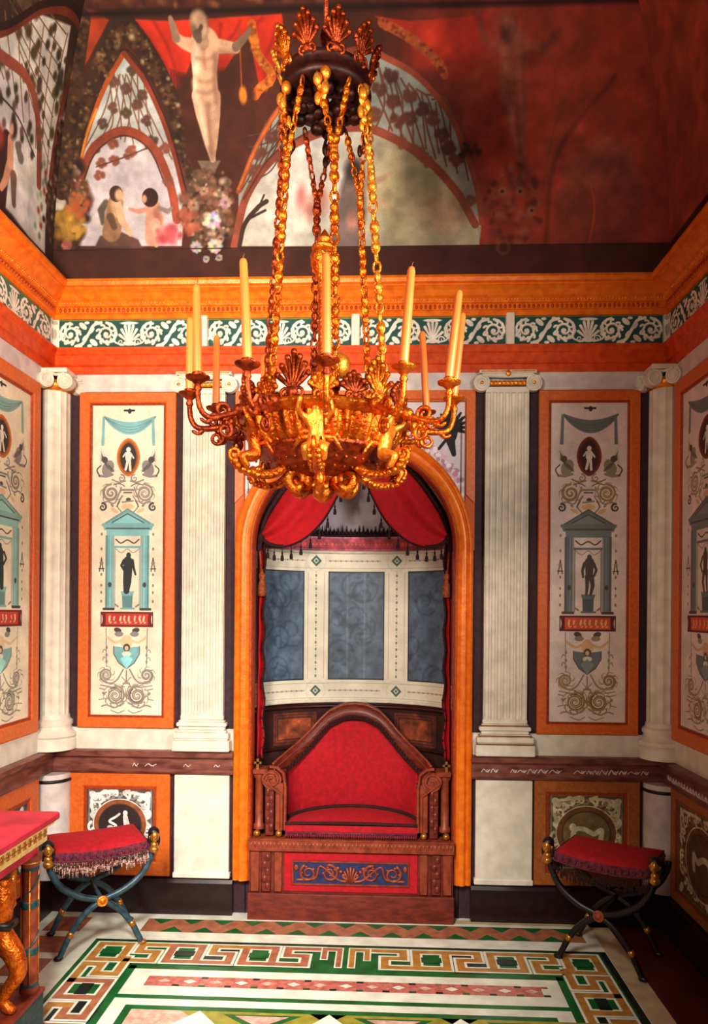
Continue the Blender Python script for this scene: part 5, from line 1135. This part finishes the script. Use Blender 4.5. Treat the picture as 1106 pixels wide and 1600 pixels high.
# candle arms
CUP = []
mbC = None
for k in range(12):
    d = k*PI/6+.105; cx, cy = math.sin(d), -math.cos(d); a = math.atan2(cy, cx)
    R_ = .455; zc = 2.384 - .030*math.cos(d); CUP.append((R_*cx, R_*cy, zc, a))
    mb = MB(); mb.at(RZ(a)); mb.tube(bez([(.292, 0, 2.292), (.340, 0, 2.272), (.400, 0, zc-.118), (.432, 0, zc-.112), (.450, 0, zc-.085), (R_, 0, zc-.045), (R_, 0, zc-.02)], 6), [.013-.004*min(1, i/20) for i in range(37)], 8)
    mb.tube([(x, 0, z) for x, z in spiral(.372, zc-.090, .030, .006, -PI/2, -1.5, 24)], [.009-.005*i/24 for i in range(25)], 6)
    mb.tube([(x, 0, z) for x, z in spiral(.362, zc-.150, .026, .006, PI/2, 1.5, 24)], [.008-.004*i/24 for i in range(25)], 6)
    mb.tube(bez([(.405, 0, zc-.117), (.425, 0, zc-.135), (.447, 0, zc-.125)], 4), [.009]*4+[.006]*4+[.002], 6); mb.ball((.312, 0, 2.288), (.024, .020, .020), 8, 6)
    arm = mb.build('candle_arm', 'gold' if 1 <= k <= 4 or k == 0 else 'gold_dark', chand, True)  # front and right arms lighter, the rest shaded through their gilt colour
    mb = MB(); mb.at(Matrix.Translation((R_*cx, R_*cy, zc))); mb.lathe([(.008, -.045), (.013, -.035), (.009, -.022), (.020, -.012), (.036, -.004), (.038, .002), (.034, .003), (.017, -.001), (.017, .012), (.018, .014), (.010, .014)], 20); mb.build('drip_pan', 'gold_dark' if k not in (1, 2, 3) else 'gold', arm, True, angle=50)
# chains
def link_chain(mb, a, b, step=.026, r=.008, t=.0028, leaf=True):
    a, b = Vector(a), Vector(b); d = b-a; n = max(1, int(d.length/step)); q = d.to_track_quat('Z', 'Y').to_matrix().to_4x4(); base = mb.M.copy()
    for i in range(n):
        p = a+d*((i+.5)/n); mb.at(base @ Matrix.Translation(p) @ q @ RZ(i*PI/2))
        mb.tube([(r*math.cos(w), 0, step*.62*math.sin(w)) for w in [2*PI*j/10 for j in range(10)]], t, 5, closed=True)
        if leaf and i % 5 in (0, 1, 2): mb.ball((0, 0, 0), (r*1.2, r*1.2, step*.50), 7, 5)
    mb.at(base)
for k in range(6):
    a = -PI/2+.26+k*PI/3; c, s = math.cos(a), math.sin(a); mb = MB()
    j = (.165*c, .165*s, 3.13); link_chain(mb, (.222*c, .222*s, 2.34), j, .034, .0125, .0048)
    for e in (-.36, .36): link_chain(mb, j, (.150*math.cos(a+e), .150*math.sin(a+e), 3.39), .028, .0095, .0038)
    mb.ball(j, .014, 8, 6); mb.tube([(.222*c, .222*s, 2.35), (.25*c, .25*s, 2.30)], .008, 6)
    mb.build('chain', ('gold', 'gold_bright', 'gold', 'gold_dark', 'gold_dark', 'gold')[k], chand, True)  # brightest at right front, darkest behind: light and shade set by gilt colour
# coronet at the top, hung from a rod
mb = MB(); mb.lathe([(.02, 3.47), (.08, 3.462), (.135, 3.458), (.150, 3.462), (.158, 3.475), (.152, 3.488), (.145, 3.50), (.150, 3.52), (.156, 3.53), (.148, 3.536)], 40, cap=False); cr = mb.build('coronet_ring', 'bronze_shadow', chand, True); cr.location.z = -.06
for k in range(10):
    mb = MB(); mb.at(RZ(2*PI*k/10+.3) @ Matrix.Translation((0, .150, 3.525)) @ Matrix.Rotation(-.30, 4, 'X')); palmette(mb, .046, .125, 7, .006)
    mb.build('palmette', 'gold_bright' if k in (0, 1, 2, 9) else ('gold' if k in (3, 8) else 'gold_dark'), chand, True).location.z = -.06  # front palmettes in dark gilt, shadow put into their colour
for k in range(6):
    a = -PI/2+k*PI/3; mb = MB(); mb.at(RZ(a))
    for j in range(5): mb.ball((.150+.012*math.sin(j), .012*(-1)**j, 3.45-j*.028), (.018-.002*j, .018-.002*j, .022), 8, 6)
    mb.tube([(.15, 0, 3.46), (.16, .02, 3.40), (.15, .0, 3.34)], .006, 6)
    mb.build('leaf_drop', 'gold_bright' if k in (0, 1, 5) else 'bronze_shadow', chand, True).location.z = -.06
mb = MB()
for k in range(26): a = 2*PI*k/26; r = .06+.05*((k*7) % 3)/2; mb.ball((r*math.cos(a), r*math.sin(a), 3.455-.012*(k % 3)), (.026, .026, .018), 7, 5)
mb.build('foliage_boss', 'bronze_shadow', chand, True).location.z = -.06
mb = MB(); mb.tube([(0, 0, 3.40), (0, 0, 5.40)], .010, 8); mb.ball((0, 0, 3.62), (.022, .022, .04), 10, 8); mb.build('hanging_rod', 'gold_dark', chand, True)
# candles
CL = ['white candle on the arm nearest the viewer, in front of the central stem', 'tall candle just right of the chandelier chains, its tip above the cornice', 'rightmost tall candle of the chandelier, leaning outwards', 'candle directly behind the rightmost tall candle, nearly hidden by it', 'candle between the two tall right candles, on the far side', 'candle on the far side of the chandelier, behind the right chain', 'candle on the farthest arm, hidden behind the front candle', 'candle low behind the left crest of the chandelier, beside the left chain', 'far left candle half hidden behind the left cluster of arms', 'leftmost candle of the chandelier', 'tall candle second from left, in front of the left cluster', 'tall candle left of the chains, third tall one from the left']
HTS = [.285, .280, .278, .285, .290, .27, .28, .235, .255, .245, .272, .290]
wk = None
for k, (x, y, z, a) in enumerate(CUP):
    t = thing('candle', CL[k], 'candle', (CHX+x, CHY+y, z+.0165), group='candles of the chandelier'); h = HTS[k]
    mb = MB(); mb.lathe([(.0135, 0), (.0140, .01), (.0132, h*.6), (.0118, h-.014), (.009, h-.004), (.003, h)], 14); mb.build('wax', 'candle_wax', t, True, angle=50)
    mb = MB(); mb.tube([(0, 0, h-.004), (.001, 0, h+.007), (.004, .0, h+.014)], [.0016, .0014, .001], 5); mb.build('wick', 'wick', t, True)
    lean = {1: .075, 2: .11, 3: .10, 11: -.05, 10: -.02, 4: -.06, 0: -.015}.get(k, 0); t.rotation_euler.y = lean

# ------------------------------------------------------------------ X-frame stools
def head(mb, c, face_dir):
    """bust: gilt face with dark headdress"""
    mb.at(Matrix.Translation(c) @ RZ(face_dir)); mb.mat(0)
    mb.ball((-.012, 0, .030), (.026, .022, .032), 12, 9); mb.ball((-.034, 0, .026), (.006, .005, .009), 6, 5); mb.ball((-.031, 0, .012), (.006, .008, .004), 6, 4)
    for s in (-1, 1): mb.ball((-.031, s*.009, .036), (.004, .005, .003), 6, 4); mb.ball((-.008, s*.022, .028), (.006, .004, .009), 6, 5)
    mb.ball((-.008, 0, -.014), (.022, .020, .022), 10, 7); mb.ball((-.012, 0, -.034), (.024, .024, .020), 10, 7)
    mb.mat(1); mb.ball((.002, 0, .046), (.032, .029, .028), 12, 8); mb.ball((.014, 0, .018), (.020, .026, .034), 10, 8)
    for s in (-1, 1): mb.ball((-.002, s*.022, .008), (.012, .010, .030), 8, 7)
    mb.at(Matrix()); mb.mat(0)
def stool(loc, rz, label, dark):
    root = thing('x_frame_stool', label, 'stool', loc, rz); LEG = 'near_black' if dark else 'steel_blue'; W, DP_ = .232, .150  # dark puts the corner's shade into the leg, rosette and fringe colours
    fr_ = lambda y: None
    for y in (-DP_, DP_):
        for s in (-1, 1):
            path = bez([(s*.238, y, .465), (s*.228, y, .42), (s*.185, y, .345), (s*.10, y, .285), (0, y, .250), (-s*.075, y, .200), (-s*.135, y, .125), (-s*.172, y, .05), (-s*.190, y, .012)], 6)
            m = len(path); mb = MB(); mb.tube(path, [.017-.006*abs(i/m-.35) for i in range(m)], 8); lg = mb.build('leg', LEG, root, True)
            mb = MB(); mb.tube([path[-13], path[-12], path[-11]], [.015, .016, .014], 8); mb.tube([path[-15], path[-14]], [.011, .013], 8); mb.build('gilt_cuff', 'brass', lg, True)
            mb = MB(); mb.ball((-s*.193, y, .013), (.022, .015, .013), 10, 7); mb.build('foot', 'near_black' if dark or s > 0 else 'brass', lg, True)
            
            if y < 0: mb = MB(); head(mb, (s*.243, y-.008, .500), PI/2); mb.build('carved_head', ['brass', 'near_black'], lg, True)
        mb = MB(); mb.at(Matrix.Translation((0, y-(.018 if y < 0 else -.018), .252)) @ Matrix.Rotation(PI/2, 4, 'X')); n = 18
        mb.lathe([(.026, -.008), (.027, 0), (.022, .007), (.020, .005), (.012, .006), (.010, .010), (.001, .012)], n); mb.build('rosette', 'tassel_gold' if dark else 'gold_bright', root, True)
    mb = MB(); mb.tube([(0, -DP_, .252), (0, DP_, .252)], .010, 8); mb.build('stretcher', LEG, root, True)
    mb = MB()
    def top(u, v):
        x = -.212+.424*u; y = -.158+.316*v; b = (math.sin(PI*u)*math.sin(PI*v))**.35
        return (x, y, .492+.036*b+.018*(abs(2*u-1)**2))
    mb.grid(top, 30, 22); mb.grid(lambda u, v: (lambda p: (p[0]*.99, p[1]*.99, .470+.012*abs(2*u-1)**2))(top(u, v)), 30, 22)
    ring = [(u, v) for u, v in [(i/29, 0) for i in range(30)]+[(1, j/21) for j in range(1, 22)]+[(1-i/29, 1) for i in range(1, 30)]+[(0, 1-j/21) for j in range(1, 21)]]
    R2 = []
    for u, v in ring: p = top(u, v); R2 += [p, (p[0]*.99, p[1]*.99, .470+.012*abs(2*u-1)**2)]
    n = len(ring); mb.add(R2, [(2*i, 2*((i+1) % n), 2*((i+1) % n)+1, 2*i+1) for i in range(n)])
    cu = mb.build('cushion', 'red_cushion', root, True, angle=60)
    mb = MB(); V = []
    for u, v in ring: p = top(u, v); V += [(p[0]*1.012, p[1]*1.016, p[2]+.002), (p[0]*1.02, p[1]*1.03, p[2]-.018), (p[0]*1.012, p[1]*1.016, p[2]-.040)]
    mb.add(V, [(3*i+j, 3*((i+1) % n)+j, 3*((i+1) % n)+j+1, 3*i+j+1) for i in range(n) for j in range(2)])
    mb.tube([(top(u, v)[0]*1.02, top(u, v)[1]*1.03, top(u, v)[2]-.040) for u, v in ring], .004, 5, closed=True)
    for i, (u, v) in enumerate(ring):
        p = top(u, v)
        if i % 2: mb.ball((p[0]*1.022, p[1]*1.034, p[2]-.020), (.007, .007, .011), 6, 5)
    mb.build('braid', 'braid_purple', cu, True)
    mb = MB(); rr = random.Random(2)
    for i, (u, v) in enumerate(ring):
        p = top(u, v); q = top(*ring[(i+1) % n])
        for f in (0, .5):
            x, y, z = [p[j]+(q[j]-p[j])*f for j in range(3)]; x *= 1.02; y *= 1.03; L_ = rr.choice((.045, .06, .075)); mb.tube([(x, y, z-.04), (x, y, z-.04-L_*.4)], .0014, 4); mb.tube([(x, y, z-.04-L_*.4), (x, y, z-.04-L_*.7), (x, y, z-.04-L_)], [.002, .0042, .0025], 5)
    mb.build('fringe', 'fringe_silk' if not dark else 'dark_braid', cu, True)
    return root
stool((-1.280, -.377, 0), math.radians(31), 'red cushioned stool with blue crossed legs, in the left corner beside the marble table', False)
stool((1.222, -.412, 0), math.radians(-32), 'red cushioned stool with crossed legs, shaded near black, in the dark right corner', True)

# ------------------------------------------------------------------ console table on the left
T0, T1, E0, E1 = XL+.03, -1.138, -1.110, -2.32
tb = thing('console_table', 'marble topped gilt console table against the left wall, cut off by the picture edge', 'table', (-1.43, -1.72, 0)); inv = Matrix.Translation(-Vector(tb.location))
mb = MB(); mb.cbox(T0, T1, E1, E0, .812, .842, .006); mb.build('marble_top', 'pink_marble', tb)
mb = MB(); mb.cbox(T0, T1-.035, E1+.035, E0-.035, .735, .812, .003); mb.cbox(T0, T1-.015, E1+.015, E0-.015, .798, .812, .003)
ap = mb.build('apron', 'apron_cream', tb)
mb = MB(); mb.ball((0, 0, 0), (.011, .011, .005), 10, 6)
for j in range(6): mb.ball((.012*math.cos(j*PI/3), .012*math.sin(j*PI/3), 0), (.006, .006, .004), 6, 4)
r0 = mb.build('rosette', 'brass', ap, True); spots = [((T1-.035, E0-.06-i*.040, .772), (PI/2, 0, PI/2)) for i in range(30)] + [((T1-.07-i*.04, E0-.035, .772), (PI/2, 0, PI)) for i in range(11)]
for i, (p, e) in enumerate(spots):
    o = r0 if i == 0 else r0.copy()
    if i: COL.objects.link(o); o.parent = ap
    o.location = p; o.rotation_euler = e
mb = MB(); mb.cbox(T0+.02, T1-.06, E1+.06, E0-.06, .69, .737, .004); mb.build('under_frieze', 'pink_marble', tb)
mb = MB(); mb.cbox(T0, T1-.045, E1+.03, E0-.035, .0, .145, .004); bs = mb.build('base', ['teal_paint'], tb)
mb = MB(); mb.cbox(T0, T1-.040, E1+.025, E0-.030, .145, .162, .004); mb.build('base_top', 'mahogany', tb)
for (px, py, nm) in ((T1-.088, E0-.066, 1), (T1-.088, E1+.075, 1)):
    mb = MB(); mb.at(Matrix.Translation((px, py, 0))); mb.lathe([(.036, .162), (.036, .175), (.030, .19), (.030, .64), (.034, .65), (.042, .672), (.044, .692)], 24); lg = mb.build('corner_post', 'mahogany_light', tb, True, angle=45)
    mb = MB(); mb.at(Matrix.Translation((px, py, 0)))
    for z in (.182, .32, .50, .645): mb.lathe([(.0305, z-.014), (.0325, z-.012), (.0325, z+.012), (.0305, z+.014)], 24)
    mb.tube([(.032*math.cos(t*4*PI+1), .032*math.sin(t*4*PI+1), .2+.43*t) for t in [i/60 for i in range(61)]], .0035, 5)
    mb.build('teal_bands', 'teal_paint', lg, True, angle=45)
    mb = MB(); mb.at(Matrix.Translation((px, py, 0)))
    for k in range(4): mb.tube([(.0305*math.cos(k*PI/2+.4), .0305*math.sin(k*PI/2+.4), z) for z in (.195, .4, .635)], .004, 5)
    mb.ball((0, 0, .665), (.043, .043, .010), 14, 6); mb.build('gilt_lines', 'gold_bright', lg, True)
# winged gilt monopod supports
def monopod(y):
    X = T1-.115
    J = [((X-.02, y, .52), .052), ((X, y, .585), .060), ((X+.004, y, .64), .036), ((X+.01, y, .668), .040), ((X+.0, y, .45), .046), ((X+.055, y, .38), .042), ((X+.075, y, .315), .034), ((X+.03, y, .255), .024), ((X+.005, y, .205), .022), ((X+.035, y, .178), .024), ((X+.06, y, .172), .014)]
    b = [(0,1),(1,2),(2,3),(0,4),(4,5),(5,6),(6,7),(7,8),(8,9),(9,10)]
    f = skin_body('winged_support', J, b, 'gold', tb, Matrix(), 2)
    mb = MB()
    for s in (-1, 1):
        mb = MB()
        for j in range(6): mb.tube(bez([(X-.01, y+s*.045, .58-j*.016), (X+.0, y+s*.085, .63-j*.020), (X-.02, y+s*.135, .665-j*.030)], 5), [.010, .012, .013, .014, .015, .015, .014, .013, .011, .009, .006][:11], 6)
        mb.build('wing', 'gold_bright', f, True)
    mb = MB(); mb.ball((X-.005, y, .678), (.040, .040, .034), 12, 8); mb.build('dark_headdress', 'near_black', f, True); mb = MB(); mb.tube([(X-.02, y-.05, .50), (X+.04, y-.02, .49), (X+.04, y+.02, .49), (X-.02, y+.05, .50)], .018, 8); mb.build('dark_girdle', 'near_black', f, True)
monopod(E0-.235); monopod(E1+.23)
mb = MB(); mb.cbox(T0, T0+.03, E1+.08, E0-.08, .162, .69, .003); mb.build('back_panel', 'near_black', tb)
for ch in tb.children: ch.matrix_parent_inverse = inv
# ------------------------------------------------------------------ light, world, camera
def area(name, loc, aim, size, power, col, shape='DISK', spread=180):
    l = bpy.data.lights.new(name, 'AREA'); l.shape = shape; l.size = size; l.energy = power; l.color = col; l.spread = math.radians(spread)
    o = bpy.data.objects.new(name, l); COL.objects.link(o); o.location = loc; o.rotation_euler = (Vector(aim)-Vector(loc)).to_track_quat('-Z', 'Y').to_euler(); return o
area('window_light', (1.50, -2.75, 2.35), (-1.25, -1.0, 2.05), 1.15, 59, (1, .94, .84), 'SQUARE', 108)
area('camera_side_lamp', (-1.1, -4.3, 2.4), (-.95, 0, 1.9), .6, 27, (1, .84, .66), 'DISK', 78)
area('vault_fill', (-.9, -3.2, 2.6), (-.85, -.3, 4.2), .4, 30, (1, .84, .66), 'DISK', 82)  # unseen fill light added to brighten the left side of the vault
area('floor_fill', (-.55, -3.6, 3.1), (-.5, -.8, 0), .6, 24, (1, .97, .90), 'DISK', 52)  # unseen fill light for the floor
w = bpy.data.worlds.new('World'); bpy.context.scene.world = w; w.use_nodes = True
w.node_tree.nodes['Background'].inputs['Color'].default_value = (.55, .40, .32, 1); w.node_tree.nodes['Background'].inputs['Strength'].default_value = .30
cam = bpy.data.cameras.new('camera'); co = bpy.data.objects.new('camera', cam); COL.objects.link(co)
cam.sensor_fit = 'VERTICAL'; cam.sensor_height = 36; cam.sensor_width = 36; cam.lens = 1150/1600*36; cam.shift_y = (957-800)/1600; cam.clip_start = .05
co.matrix_world = Matrix.Translation((.145, -3.98, 1.64)) @ Matrix.Rotation(.0428, 4, 'Z') @ Matrix.Rotation(PI/2, 4, 'X') @ Matrix.Rotation(.0079, 4, 'Z')
sc = bpy.context.scene; sc.camera = co
sc.view_settings.view_transform = 'Standard'; sc.view_settings.look = 'None'; sc.view_settings.exposure = 0; sc.view_settings.gamma = .94
sc.cycles.max_bounces = 6; sc.cycles.diffuse_bounces = 3; sc.cycles.glossy_bounces = 3; sc.cycles.caustics_reflective = False; sc.cycles.caustics_refractive = False
